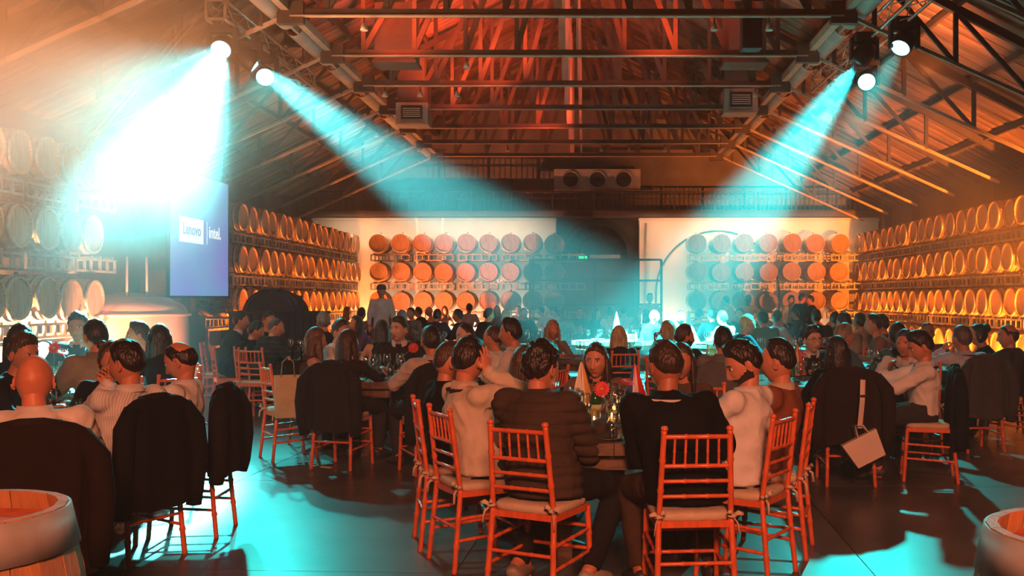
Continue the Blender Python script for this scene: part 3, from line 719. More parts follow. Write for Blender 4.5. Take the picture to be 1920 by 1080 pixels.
def remesh(mb, voxel, smooth=4, name='m', mats=None):
    me = bpy.data.meshes.new(name); me.from_pydata(mb.v, [], mb.f); me.update()
    o = bpy.data.objects.new('tmp', me); TMP.collection.objects.link(o)
    r = o.modifiers.new('r', 'REMESH'); r.mode = 'VOXEL'; r.voxel_size = voxel
    if smooth:
        s = o.modifiers.new('s', 'SMOOTH'); s.factor = 0.5; s.iterations = smooth
    TVL.update(); ev = o.evaluated_get(TVL.depsgraph); out = bpy.data.meshes.new_from_object(ev); out.name = name
    bpy.data.objects.remove(o); bpy.data.meshes.remove(me)
    out.materials.clear()
    for m in (mats or []): out.materials.append(m)
    out.polygons.foreach_set('use_smooth', [True]*len(out.polygons))
    return out
def wrinkle(me, amp, freq=11.0, seed=0.0, quilt=0.0):
    """cloth folds: push vertices along their normals; ridged noise gives creases"""
    off = Vector((seed*3.1, seed*1.7, seed*5.3))
    ns = [v.normal.copy() for v in me.vertices]
    for v, n in zip(me.vertices, ns):
        p = v.co
        a = mnoise.noise(Vector((p.x*freq+p.z*4, p.y*freq-p.z*5, p.z*freq*0.45))+off); b = mnoise.noise(Vector((p.x*7-p.z*9, p.y*7+p.z*9, p.z*5))+off*2)
        d = amp*(0.55-1.6*abs(a))+amp*0.6*b
        if quilt: d += quilt*(abs(math.sin((p.z+0.01*b)*PI/0.062))**0.5-0.6)
        v.co = p+n*d
    me.update()

# ---- head template
def icos(level):
    bm = bmesh.new(); bmesh.ops.create_icosphere(bm, subdivisions=level, radius=1.0)
    vs = [v.co.copy() for v in bm.verts]; fs = [tuple(v.index for v in f.verts) for f in bm.faces]; bm.free(); return vs, fs
ICO = {}
def ico(l):
    if l not in ICO: ICO[l] = icos(l)
    return ICO[l]
def G(x, s): return math.exp(-(x/s)**2)
def skull(d, fem=False):
    """smooth head without features; d: unit direction"""
    ax, ay, az = 0.076, 0.098, 0.120
    p = Vector((d.x*ax, d.y*ay, d.z*az))
    t = max(0.0, -d.z)
    if p.y > 0: p.x *= 1-0.34*t**1.6; p.y *= 1-0.10*t**2
    else: p.x *= 1-0.28*t**1.4; p.y *= 1-0.50*t**1.3
    if d.y > 0: p.y *= 1-0.06*G(d.x, 0.5)
    return p
def face_pt(d):
    p = skull(d)
    if d.y > 0.05:
        x, z = p.x, p.z; a = abs(x); w_ = min(1.0, (d.y-0.05)/0.3); dy = 0
        if z > -0.04: rz = max(0.0, min(1.0, (0.024-z)/0.058)); dy += (0.004+0.021*rz**1.4)*G(x, 0.0085+0.006*rz)*(1 if z < 0.024 else G(z-0.024, 0.012))
        else: dy += 0.025*G(x, 0.0145)*G(z+0.04, 0.0065)
        dy += 0.007*G(a-0.012, 0.006)*G(z+0.036, 0.007)
        dy -= 0.0105*G(a-0.031, 0.015)*G(z-0.008, 0.011)
        dy += 0.0055*G(a-0.028, 0.022)*G(z-0.028, 0.008)
        dy += 0.006*G(x, 0.021)*G(z+0.066, 0.010)-0.0045*G(x, 0.024)*G(z+0.066, 0.0026)
        dy += 0.010*G(x, 0.022)*G(z+0.100, 0.014)-0.004*G(x, 0.022)*G(z+0.082, 0.006)
        dy += 0.004*G(a-0.046, 0.018)*G(z+0.022, 0.018)
        p.y += dy*w_
    return p
def head_geo(mb, lev, beard=0, brows=True, ears=True):
    """adds the head to mb; slots: 0 skin 1 lips 2 eye white 3 dark 4 beard/brow"""
    vs, fs = ico(lev); pv = [face_pt(v) for v in vs]; st = len(mb.v); mats = []
    for f in fs:
        c = sum((pv[i] for i in f), Vector())/len(f); a = abs(c.x); mi = 0
        if c.y > 0.04:
            if lev >= 3 and a < 0.023 and abs(c.z+0.066) < 0.0085*(1-(a/0.026)**2): mi = 1
            if brows and lev >= 4 and abs(c.z-0.030-0.10*(0.03-a)*0.3) < 0.0034 and 0.013 < a < 0.046: mi = 4
        if beard and c.z < 0.0 and c.y > -0.014 and mi == 0:
            if c.z < -0.046+max(0.0, 0.062-c.y)*0.62: mi = 4
        mats.append(mi)
    if beard:
        bi = set(i for f, m in zip(fs, mats) if m == 4 for i in f if pv[i].z < -0.02)
        for i in bi: pv[i] = pv[i]+pv[i].normalized()*0.004*beard
    o = len(mb.v); mb.v.extend([tuple(p) for p in pv]); mb.f.extend([tuple(i+o for i in f) for f in fs]); mb.m.extend(mats)
    if lev >= 4:
        for s in (-1, 1):
            e = Vector((s*0.031, 0.0735, 0.010))
            mb.ell(e, (0.0145, 0.0125, 0.0095), seg=12, rings=8, mi=2); mb.ell(e+Vector((0, 0.0095, 0)), (0.0062, 0.0042, 0.0064), seg=10, rings=6, mi=3)
            lid = [(e+Vector((0.0155*math.cos(t), 0.0085+0.004*math.sin(t), 0.0088*math.sin(t)+0.001))) for t in [PI*k/6 for k in range(7)]]
            mb.tube(lid, 0.0014, 5, mi=3)
    if ears:
        for s in (-1, 1):
            c = Vector((s*0.079, -0.008, -0.002)); R = Matrix.Rotation(s*0.35, 3, 'Z') @ Matrix.Rotation(-0.15, 3, 'X')
            mb.ell(c, (0.0055, 0.016, 0.028), R, 10, 8)
            if lev >= 4:
                pts = [c+R @ Vector((s*0.004, 0.019*math.cos(t)*0.9, 0.031*math.sin(t))) for t in [-1.9+0.32*-k+3.0 for k in range(13)]]
                mb.tube(pts, 0.0042, 6); mb.ell(c+R @ Vector((s*0.002, 0.006, -0.028)), (0.005, 0.008, 0.008), R, 8, 6)
    return st

# ---- hair templates (head-local)
def hairline(y, style):
    P = {'short': [(-0.11, -0.070), (-0.06, -0.062), (-0.028, -0.030), (-0.012, 0.010), (0.012, -0.012), (0.030, 0.020), (0.055, 0.062), (0.085, 0.078), (0.12, 0.085)],
         'high': [(-0.11, -0.060), (-0.06, -0.050), (-0.028, -0.010), (-0.012, 0.018), (0.012, 0.004), (0.026, 0.040), (0.045, 0.086), (0.085, 0.10), (0.12, 0.11)],
         'crown': [(-0.11, -0.070), (-0.06, -0.060), (-0.028, -0.028), (-0.012, 0.012), (0.012, 0.000), (0.030, 0.050), (0.055, 0.080), (0.12, 0.09)],
         'long': [(-0.11, -0.10), (-0.03, -0.10), (0.005, -0.08), (0.030, -0.03), (0.045, 0.045), (0.07, 0.082), (0.12, 0.095)]}[style]
    if y <= P[0][0]: return P[0][1]
    for (a, za), (b2, zb) in zip(P, P[1:]):
        if y <= b2: return za+(zb-za)*(y-a)/(b2-a)
    return P[-1][1]
def hair_cap(mb, lev, style, thick, top=0.0, rough=0.004, freq=45, seed=0, bald=0.0, quiff=0.0):
    vs, fs = ico(lev); pv = []; val = []
    for d in vs:
        p = skull(d); h = hairline(p.y, style if style in ('short', 'high', 'crown', 'long') else 'short'); q = p.z-h
        if bald: q = min(q, (math.hypot(p.x, p.y+0.045)-bald) if p.z > 0.05 else 1)
        val.append(q)
        t = max(0.0, min(1.0, (q+0.004)/(0.022 if style == 'long' else 0.055))); t = t*t*(3-2*t)
        up = max(0.0, d.z); th_ = thick+top*up**1.5+quiff*max(0, d.y)*up*2
        n = mnoise.noise(Vector((p.x*freq*1.3, p.y*freq*0.55, p.z*freq*0.8))+Vector((seed, seed*2, 0)))
        n2 = mnoise.noise(Vector((p.x*freq*2.7, p.y*freq*1.2, p.z*freq*1.5))+Vector((seed*3, 0, seed)))
        off = t*(th_+rough*n+rough*0.6*n2)-0.002
        pv.append(p+d*off)
    o = len(mb.v); mb.v.extend([tuple(p) for p in pv])
    for f in fs:
        if sum(val[i] > -0.006 for i in f) == len(f): mb.f.append(tuple(i+o for i in f)); mb.m.append(0)
def hair_drape(mb, L, w0=0.088, seed=0, wave=0.0, fwd=0.0, n=14, seg=28, back=0.070, locks=True):
    """long hair hanging behind the head, in yaw-only head space"""
    vs = []; rows = n
    for i in range(rows+1):
        t = i/rows; z = 0.03-L*t
        hw = w0*(1+0.10*math.sin(PI*min(1, t*1.3)))*(1-0.38*t**3); hd = 0.062*(1-0.45*t); cyy = -0.040-(back-0.040)*min(1, t*1.6)+fwd*t
        for k in range(seg):
            a = 2*PI*k/seg; r = 1+0.05*math.sin(a*11+seed+2*math.sin(t*4))+0.035*math.sin(a*17+seed*2)
            r *= 1+wave*math.sin(t*17+a*2+seed)
            vs.append((hw*r*math.cos(a), cyy+hd*r*math.sin(a), z+0.010*math.sin(a*7+seed)*t))
    fs = [(i*seg+k, (i+1)*seg+k, (i+1)*seg+(k+1) % seg, i*seg+(k+1) % seg) for i in range(rows) for k in range(seg)]
    fs.append(tuple(rows*seg+k for k in range(seg)))
    mb.add(vs, fs)
    if locks:
        for s in (-1, 1):
            pts = [(s*0.070, -0.005, 0.05), (s*0.082, 0.006, 0.0), (s*0.088, 0.012, -0.07), (s*0.092, 0.020+fwd, -0.15), (s*0.094, 0.035+fwd, -0.15-L*0.25)]
            mb.tube(pts, [(0.016, 0.03), (0.017, 0.036), (0.018, 0.036), (0.016, 0.032), (0.008, 0.015)], 10, ref=(1, 0, 0))

# ---- hands (wrist at origin, fingers along +Y, palm facing -Z, thumb on +X for the right hand)
def hand_mesh(curl, spread=0.0, voxel=0.0042, pinch=False):
    mb = MB()
    mb.tube([(0, -0.035, 0), (0, 0.0, 0), (0, 0.03, 0), (0.001, 0.065, 0), (0, 0.088, -0.002)], [(0.026, 0.019), (0.027, 0.018), (0.038, 0.016), (0.042, 0.014), (0.039, 0.011)], 12, ref=(1, 0, 0))
    fx = [0.030, 0.010, -0.011, -0.031]; fl_ = [0.070, 0.079, 0.073, 0.057]; fr_ = [0.0088, 0.0090, 0.0086, 0.0076]
    for i in range(4):
        base = Vector((fx[i], 0.082-0.004*abs(i-1.2), -0.002)); a = 0.12; p = base.copy(); pts = [base-Vector((0, 0.02, 0)), base]; r = [fr_[i]*1.1, fr_[i]*1.1]
        sp = (fx[i]/0.03)*spread
        c = curl[i] if isinstance(curl, (list, tuple)) else curl
        for k, fr2 in enumerate((0.46, 0.31, 0.23)):
            a += c*(0.75 if k == 0 else 1.0)
            d = Vector((math.sin(sp)*math.cos(a), math.cos(a)*math.cos(sp), -math.sin(a)))
            p = p+d*fl_[i]*fr2; pts.append(p.copy()); r.append(fr_[i]*(0.98-0.10*(k+1)))
        mb.tube(pts, r, 8); mb.ell(pts[-1], (r[-1],)*3, seg=8, rings=6)
    b0 = Vector((0.026, 0.018, -0.006)); tip = [(0.048, 0.046, -0.014), (0.058, 0.072, -0.022), (0.056, 0.094, -0.032)] if not pinch else [(0.046, 0.044, -0.024), (0.050, 0.075, -0.042), (0.040, 0.100, -0.052)]
    mb.tube([b0]+tip, [0.017, 0.0125, 0.0105, 0.009], 8); mb.ell(tip[-1], (0.009,)*3, seg=8, rings=6)
    return remesh(mb, voxel, 2, 'hand')
HANDS = {}
def hand_geo(kind, voxel):
    key = (kind, voxel)
    if key not in HANDS:
        me = {'relax': lambda: hand_mesh(0.38, 0.05, voxel), 'open': lambda: hand_mesh([0.10, 0.14, 0.2, 0.25], 0.10, voxel), 'grip': lambda: hand_mesh(0.85, 0.0, voxel, True),
              'ear': lambda: hand_mesh([0.30, 0.16, 0.12, 0.15], 0.16, voxel, True)}[kind]()
        HANDS[key] = ([v.co.copy() for v in me.vertices], [tuple(p.vertices) for p in me.polygons])
    return HANDS[key]
def add_hand(mb, W, d, pd, side, kind, voxel):
    """W wrist, d finger direction, pd palm normal; side +1 right -1 left"""
    d = Vector(d).normalized(); n = -Vector(pd); n = (n-d*n.dot(d)); n = n.normalized() if n.length > 1e-4 else d.orthogonal().normalized()
    x = d.cross(n); M = Matrix((x, d, n)).transposed()
    vs, fs = hand_geo(kind, voxel)
    q = [tuple(Vector(W)+M @ Vector((-v.x*side, v.y, v.z))) for v in vs]
    mb.add(q, fs if side < 0 else [f[::-1] for f in fs])

def ik(S, T, l1, l2, hint):
    S = Vector(S); T = Vector(T); d = T-S; L = d.length
    if L > (l1+l2)*0.985: d = d*((l1+l2)*0.985/L); T = S+d; L = d.length
    a = (l1*l1-l2*l2+L*L)/(2*L); h = math.sqrt(max(0.0, l1*l1-a*a)); u = d/L
    hv = Vector(hint)-u*Vector(hint).dot(u); hv = hv.normalized() if hv.length > 1e-4 else u.orthogonal().normalized()
    return S+u*a+hv*h, T

TABLES = []       # (x, y) of every table, for hands that rest on it
PEOPLE = {}
def person(key, desc, hx, hy, Z, face, head=None, lean=14, slump=10, wear='shirt', col=(0.6, 0.58, 0.55), trou=(0.03, 0.03, 0.035), hair='short', hcol=(0.02, 0.014, 0.010), skin=(0.52, 0.20, 0.11),
           pitch=0, tilt=0, pose='table', lod=1, fem=False, beard=0, extra=(), hands=None, legs=(0.12, 0.40), sleeve=1.0, seatz=0.50, collar=None, group=None, quiff=0.0, stand=False, hl=0.30, bal=0.05, fat=1.0, shoes=(0.03, 0.03, 0.03), side=0.0, at=None, back=0.0):
    """hx, hy: head top in the photo; Z: distance; face: heading, 0 = away from camera, 90 = right, 180 = to camera"""
    vox = {0: 0.0105, 1: 0.016, 2: 0.024}[lod]; lev = {0: 5, 1: 4, 2: 3}[lod]; hv = {0: 0.0036, 1: 0.006, 2: 0.010}[lod]
    if head is None: head = face
    Zh = Z; htop = PH(hy, Zh); X = PX(hx, Zh)
    fa = math.radians(face); fdir = Vector((math.sin(fa), math.cos(fa), 0)); rdir = Vector((math.cos(fa), -math.sin(fa), 0))
    # spine in the facing plane: angles from vertical
    seat = seatz if not stand else 0.88
    if at is not None:       # seat known: lean so that the head lands where the photo has it
        D = Vector((X-at[0], Zh-at[1], 0)); lean = math.degrees(math.asin(max(-0.2, min(0.75, (D.dot(fdir)-0.09)/0.60))))-slump*0.6
        side = math.degrees(math.asin(max(-0.3, min(0.3, D.dot(rdir)/0.62))))
    la, lb = math.radians(lean), math.radians(lean+slump)
    torso = 0.585 if not fem else 0.555; torso *= 1.0
    hp = math.radians(pitch)
    def spine(scale):
        pts = [Vector((0, 0, 0))]; n = 10
        for i in range(n):
            a = la+(lb-la)*(i+0.5)/n; pts.append(pts[-1]+(fdir*math.sin(a)+Vector((0, 0, math.cos(a)))+rdir*math.sin(math.radians(side)))*(torso*scale/n))
        return pts
    na = lb+math.radians(4); neckv = fdir*math.sin(na*0.8)+Vector((0, 0, math.cos(na*0.8)))
    hs = 1.03 if fem else 1.09
    headoff = neckv*0.072+fdir*0.026+Vector((0, 0, 0.080))
    base_top = 0.128*hs
    sc = (htop-seat-base_top-headoff.z)/spine(1.0)[-1].z
    sc = max(0.80, min(1.14, sc))
    sp = spine(sc); hc = sp[-1]+headoff
    px0, py0 = X-hc.x, Zh-hc.y
    if at is not None: px0, py0 = at
    zoff = seat
    sp = [p+Vector((0, 0, zoff)) for p in sp]; hc = hc+Vector((0, 0, zoff))
    P0 = Vector((px0, py0, 0))
    def at_s(s):
        i = max(0, min(9.999, s*10)); k = int(i); return sp[k].lerp(sp[k+1], i-k)
    # local positions; world = P0 + local
    ha = math.radians(head); RH_ = Matrix.Rotation(-ha, 3, 'Z') @ Matrix.Rotation(-hp, 3, 'X') @ Matrix.Rotation(math.radians(tilt), 3, 'Y'); RY_ = Matrix.Rotation(-ha, 3, 'Z')
    shw = (0.182 if not fem else 0.155)*fat**0.5
    tdir = (sp[-1]-sp[-2]).normalized(); sh = {s: at_s(0.90)+rdir*(s*shw) for s in (-1, 1)}
    # ---- arms
    l1, l2 = (0.285, 0.255) if not fem else (0.265, 0.235)
    tgt = {}; hint = {}; hk = {}; hd = {}; pd = {}
    ht = hands or {}
    for s in (-1, 1):
        tz = 0.80
        if stand or pose == 'lap':
            tgt[s] = sp[0]+fdir*(0.30 if not stand else 0.10)+rdir*(s*(0.10 if not stand else 0.26))+Vector((0, 0, 0.16 if not stand else -0.02))
        else:
            tgt[s] = Vector((0, 0, tz))+fdir*(0.46)+rdir*(s*0.13)+fdir*(0.03*s); tgt[s].x += sp[4].x*0.3; tgt[s].y += sp[4].y*0.3
        hint[s] = Vector((0, 0, -1))*0.8+rdir*(s*0.8)-fdir*0.3
        hk[s] = 'relax'; hd[s] = None; pd[s] = Vector((0, 0, -1))
        k = 'R' if s > 0 else 'L'
        if k in ht:
            h = ht[k]
            if 't' in h: f_, r_, z_ = h['t']; tgt[s] = Vector((0, 0, z_))+fdir*f_+rdir*r_
            if 'head' in h: tgt[s] = hc+RY_ @ Vector(h['head'])
            if 'hint' in h: f_, r_, z_ = h['hint']; hint[s] = fdir*f_+rdir*r_+Vector((0, 0, z_))
            if 'k' in h: hk[s] = h['k']
            if 'd' in h: f_, r_, z_ = h['d']; hd[s] = fdir*f_+rdir*r_+Vector((0, 0, z_))
            if 'p' in h: f_, r_, z_ = h['p']; pd[s] = fdir*f_+rdir*r_+Vector((0, 0, z_))
    el, wr = {}, {}
    for s in (-1, 1): el[s], wr[s] = ik(sh[s], tgt[s], l1*1.0, l2*1.0, hint[s])
    # ---- legs
    hipw = 0.088*fat**0.5; kn, an, toe = {}, {}, {}
    hip = {s: sp[0]+rdir*(s*hipw)+Vector((0, 0, 0.075 if not stand else 0.03)) for s in (-1, 1)}
    spread, ff = legs
    for s in (-1, 1):
        if not stand:
            kn[s] = Vector((0, 0, 0.50))+fdir*0.43+rdir*(s*(spread+0.02)); an[s] = Vector((0, 0, 0.085))+fdir*(ff+0.03*s)+rdir*(s*spread)
            an[s], _ = (Vector(an[s]), 0)
        else:
            kn[s] = Vector((0, 0, 0.48))+rdir*(s*0.10)+fdir*0.02; an[s] = Vector((0, 0, 0.085))+rdir*(s*0.11)
        toe[s] = Vector((an[s].x, an[s].y, 0.035))+fdir*0.15+rdir*(s*0.03)
    # ---- section tables (s, half width, half depth)
    if fem: SEC = [(-0.02, .145, .11), (0.12, .160, .118), (0.30, .140, .102), (0.46, .118, .088), (0.62, .132, .112), (0.76, .138, .112), (0.88, .130, .082), (0.96, .085, .06), (1.0, .050, .05)]
    else: SEC = [(-0.02, .150, .115), (0.12, .165, .122), (0.30, .158, .115), (0.46, .150, .108), (0.62, .164, .118), (0.78, .176, .118), (0.88, .168, .095), (0.96, .100, .072), (1.0, .062, .062)]
    def torso_mb(mb, off, s0, s1=1.0, k=1.0):
        pts, rad = [], []
        for s, a, d in SEC:
            if s < s0-0.001 or s > s1+0.001: continue
            c = at_s(max(0, s))+(Vector((0, 0, s*0.5)) if s < 0 else Vector()); pts.append(c); g_ = fat if s < 0.8 else 1
            rad.append((a*g_+off, (d*g_+off)*k))
        mb.tube(pts, rad, 18, ref=rdir)
    def limbs(mb, off, armto=1.0, up=True, r=(0.054, 0.044, 0.040, 0.028)):
        f_ = 0.86 if fem else 1.0
        for s in (-1, 1):
            S, E, W = sh[s], el[s], wr[s]
            inn = at_s(0.86)+rdir*(s*0.10)
            mb.tube([inn, S, S.lerp(E, 0.25)], [0.060*f_+off, 0.058*f_+off, 0.054*f_+off], 12)
            mb.ell(S, (0.056*f_+off,)*3, seg=12, rings=8)
            q = [S, S.lerp(E, 0.5), E]; rr = [r[0]*f_+off, 0.050*f_+off, r[1]*f_+off]
            if armto <= 0.5:
                e = S.lerp(E, armto*2); mb.tube([S, S.lerp(e, .5), e], [rr[0], rr[0]*0.98, rr[1]*1.06], 12); continue
            mb.tube(q, rr, 12); mb.ell(E, (r[1]*f_+off,)*3, seg=10, rings=8)
            a2 = (armto-0.5)*2; e = E.lerp(W, a2)
            mb.tube([E, E.lerp(e, 0.35), e], [r[1]*f_+off, r[2]*f_+off*1.02, r[3]*f_+off+ (0.004 if off else 0)+(1-a2)*0.008], 12)
    def legs_mb(mb, off, to=1.0):
        for s in (-1, 1):
            H, K, A = hip[s], kn[s], an[s]; f_ = 0.94 if fem else 1.0
            mb.tube([H-fdir*0.02, H.lerp(K, 0.4), K], [0.088*f_+off, 0.078*f_+off, 0.058*f_+off], 12); mb.ell(K, (0.058*f_+off,)*3, seg=12, rings=8)
            e = K.lerp(A, to); mb.tube([K, K.lerp(e, 0.35), e], [0.056*f_+off, 0.054*f_+off, 0.037+off*1.3], 12)
        mb.ell(sp[0]+Vector((0, 0, 0.07)), (0.155*fat+off, 0.13*fat+off, 0.085+off), Matrix((rdir, fdir, Vector((0, 0, 1)))).transposed(), 16, 10)
    # ---- body (one continuous skin)
    mb = MB(); torso_mb(mb, 0, -0.02); limbs(mb, 0); legs_mb(mb, 0)
    nb = at_s(0.93); mb.tube([nb, sp[-1]+Vector((0, 0, 0.01)), hc+RH_ @ Vector((0, -0.018, -0.055)), hc+RH_ @ Vector((0, -0.01, 0.0))], [(0.075, 0.06), (0.057, 0.056), (0.052 if not fem else 0.045, 0.055 if not fem else 0.048), (0.050, 0.055)], 12, ref=rdir)
    for s in (-1, 1):
        mb.tube([an[s]+Vector((0, 0, 0.03)), an[s]-fdir*0.03-Vector((0, 0, 0.035)), ], [0.036, 0.04], 8)
        mb.tube([an[s]-fdir*0.04-Vector((0, 0, 0.045)), an[s]-Vector((0, 0, 0.035))+fdir*0.06, toe[s]], [(0.034, 0.034), (0.040, 0.036), (0.036, 0.020)], 10, ref=rdir)
    bm_ = remesh(mb, vox, 3, 'person')
    full = MB(); full.v = [tuple(v.co) for v in bm_.vertices]; full.f = [tuple(p.vertices) for p in bm_.polygons]; full.m = [0]*len(full.f); bpy.data.meshes.remove(bm_)
    st = len(full.v); head_geo(full, lev, beard)
    M4 = Matrix.Translation(hc) @ (RH_.to_4x4()) @ Matrix.Scale(hs, 4)
    full.xf(M4, st)
    for s in (-1, 1):
        d = hd[s] if hd[s] is not None else ((wr[s]-el[s]).normalized()*0.8+fdir*0.3-Vector((0, 0, 0.1)))
        add_hand(full, wr[s], d, pd[s], s, hk[s], hv)
    root = link('person', full.mesh('person', [M_skin, M_lip, M_eyew, M_eyed, M_beard], True), None, P0); root.color = (*skin, 1)
    tag(root, 'person '+desc, 'person', group)
    # ---- upper garment
    seed = (hash(key) % 97)*0.37 if False else (sum(ord(c) for c in key) % 97)*0.37
    off = {'shirt': 0.013, 'jacket': 0.024, 'suit': 0.024, 'puffer': 0.036, 'top': 0.008, 'vest': 0.008}[wear]
    g = MB(); tuck = 'tuck' in extra
    torso_mb(g, off, 0.12 if tuck else -0.02, 0.96)
    if not tuck: g.tube([at_s(0.40), sp[0]+Vector((0, 0, 0.10))-fdir*0.01, sp[0]+Vector((0, 0, 0.015))-fdir*0.015], [(0.150*fat+off, 0.108*fat+off), (0.172*fat+off, 0.130*fat+off), (0.180*fat+off, 0.140*fat+off)], 18, ref=rdir)
    nn = at_s(0.955); g.tube([at_s(0.86), nn, nn+tdir*0.035], [(0.125, 0.09), (0.092+off*0.5, 0.078+off*0.5), (0.070+off*0.4, 0.070+off*0.4)], 14, ref=rdir)
    if wear == 'vest':
        for s in (-1, 1): g.tube([at_s(0.80)+rdir*(s*0.07), at_s(0.94)+rdir*(s*0.10), at_s(0.98)+rdir*(s*0.075)], 0.035, 8)
    else: limbs(g, off, sleeve*0.97 if sleeve > 0.5 else sleeve)
    gm = remesh(g, vox, 9 if lod < 2 else 3, 'upper', [M_stripe if 'stripe' in extra else M_cloth])
    if lod < 2: wrinkle(gm, {'shirt': 0.013, 'suit': 0.007, 'jacket': 0.009, 'puffer': 0.004}.get(wear, 0.006), 11, seed, 0.020 if wear == 'puffer' else 0)
    gn = {'shirt': 'shirt', 'jacket': 'jacket', 'suit': 'suit_jacket', 'puffer': 'quilted_jacket', 'top': 'top', 'vest': 'sleeveless_top'}[wear]
    u = link(gn, gm, root); u.color = (*col, 1)
    if lod < 2:
        # collar, cuffs
        cc = collar or col
        if wear in ('shirt', 'suit', 'jacket', 'puffer'):
            k = MB(); n0 = sp[-1]-tdir*0.012+fdir*0.008; pts = []; q = 20; vs = []; fs = []
            hgt = 0.045 if wear != 'puffer' else 0.06; rr0 = 0.072 if not fem else 0.06
            for i in range(q+1):
                a = 0.42+(2*PI-0.84)*i/q; dv = fdir*math.cos(a)+rdir*math.sin(a)
                dn = 0.030*max(0, math.cos(a))
                for r_, z_ in ((rr0+0.012, -0.012), (rr0-0.004, hgt), (rr0+0.004, hgt+0.004), (rr0+0.020, 0.004-dn)):
                    vs.append(tuple(n0+dv*r_+tdir*(z_-dn*0.6)))
            for i in range(q):
                for j in range(3): fs.append((4*i+j, 4*i+j+1, 4*(i+1)+j+1, 4*(i+1)+j))
            k.add(vs, fs); c_ = k.build('collar', M_cloth, root, True); c_.color = (*cc, 1)
        if wear == 'suit':
            k = MB()
            for s in (-1, 1):
                a = at_s(0.97)+rdir*(s*0.06)+fdir*0.05; b2 = at_s(0.78)+rdir*(s*0.065)+fdir*0.155; c2 = at_s(0.46)+fdir*0.145+rdir*(s*0.01)
                k.tube([a, b2, c2], [(0.022, 0.006), (0.034, 0.006), (0.008, 0.005)], 8, ref=rdir)
            c_ = k.build('lapels', M_cloth, root, True); c_.color = tuple(x*1.25 for x in col)+(1,)
        if wear == 'shirt' and sleeve > 0.6:
            for s in (-1, 1):
                e = el[s].lerp(wr[s], (sleeve-0.5)*2*0.95); d = (wr[s]-el[s]).normalized()
                k = MB(); k.tube([e-d*0.028, e+d*0.018], [0.044, 0.041], 14); c_ = k.build('cuff', M_cloth, root, True); c_.color = (*col, 1)
    if 'lanyard' in extra or 'lanyard_white' in extra:
        k = MB(); n0 = sp[-1]-tdir*0.012; pts = []
        for i in range(29):
            a = 2*PI*i/28; dv = fdir*math.cos(a)*(0.098+off)+rdir*math.sin(a)*(0.098+off); dr = 0.10*max(0, math.cos(a))**1.5+0.016
            pts.append(n0+dv*(1+0.25*max(0, math.cos(a)))-tdir*dr+Vector((0, 0, 0.012)))
        k.tube(pts, (0.008, 0.003), 6, ref=(0, 0, 1)); c_ = k.build('lanyard', M_cloth, root, True); c_.color = (0.6, 0.6, 0.58, 1) if 'lanyard_white' in extra else (0.04, 0.012, 0.015, 1)
    # ---- trousers, shoes
    t_ = MB(); legs_mb(t_, 0.013, 0.93); torso_mb(t_, 0.010, -0.02, 0.13)
    tm = remesh(t_, vox, 3, 'trousers', [M_leopard if 'leopard' in extra else M_cloth]); tr2 = link('trousers', tm, root); tr2.color = (*trou, 1)
    if lod < 2:
        wrinkle(tm, 0.008, 11, seed+3)
        for s in (-1, 1):
            k = MB(); A = an[s]; k.tube([A-fdir*0.06-Vector((0, 0, 0.03)), A-fdir*0.045+Vector((0, 0, -0.02)), A+fdir*0.05-Vector((0, 0, 0.025)), toe[s]+fdir*0.01, toe[s]+fdir*0.045], [(0.030, 0.04), (0.042, 0.05), (0.046, 0.044), (0.044, 0.032), (0.024, 0.016)], 14, ref=rdir)
            c_ = k.build('shoe', M_shoe, root, True); c_.color = (*shoes, 1)
    # ---- hair
    if hair != 'none':
        h = MB(); hlv = min(lev, 5 if lod == 0 else 4)
        if hair in ('short', 'high'): hair_cap(h, hlv, hair, 0.012, 0.012, 0.0045, 42, seed, quiff=quiff)
        elif hair == 'crop': hair_cap(h, hlv, 'high', 0.004, 0.004, 0.0015, 70, seed)
        elif hair == 'bald': hair_cap(h, hlv, 'short', 0.010, 0.0, 0.003, 50, seed, bald=bal)
        elif hair == 'curly': hair_cap(h, hlv, 'short', 0.016, 0.018, 0.014, 55, seed)
        elif hair in ('long', 'wavy', 'bun'): hair_cap(h, hlv, 'long', 0.012, 0.008, 0.003, 35, seed)
        if hair == 'bun':
            for (x, y, z, r) in ((0.0, -0.10, 0.075, 0.045), (0.03, -0.085, 0.10, 0.036), (-0.03, -0.09, 0.10, 0.038)): h.ell((x, y, z), (r, r*0.9, r), seg=14, rings=10)
        h.xf(M4)
        if hair in ('long', 'wavy'):
            st = len(h.v); hair_drape(h, hl, seed=seed, wave=0.05 if hair == 'wavy' else 0.0, n=14 if lod < 2 else 7, seg=28 if lod < 2 else 14)
            h.xf(Matrix.Translation(hc) @ RY_.to_4x4() @ Matrix.Scale(hs, 4), st)
        ho = h.build('hair', M_hair, root, True); ho.color = (*hcol, 1)
    if 'glasses' in extra:
        k = MB()
        for s in (-1, 1):
            k.tube([Vector((s*0.031+0.021*math.cos(a), 0.096, 0.006+0.018*math.sin(a))) for a in [2*PI*i/16 for i in range(17)]], 0.0018, 5)
            k.tube([(s*0.052, 0.094, 0.010), (s*0.079, 0.04, 0.012), (s*0.080, -0.01, 0.008)], 0.0018, 5)
        k.tube([(-0.010, 0.096, 0.012), (0.010, 0.096, 0.012)], 0.002, 5); k.xf(M4); k.build('spectacles', M_frame, root, True)
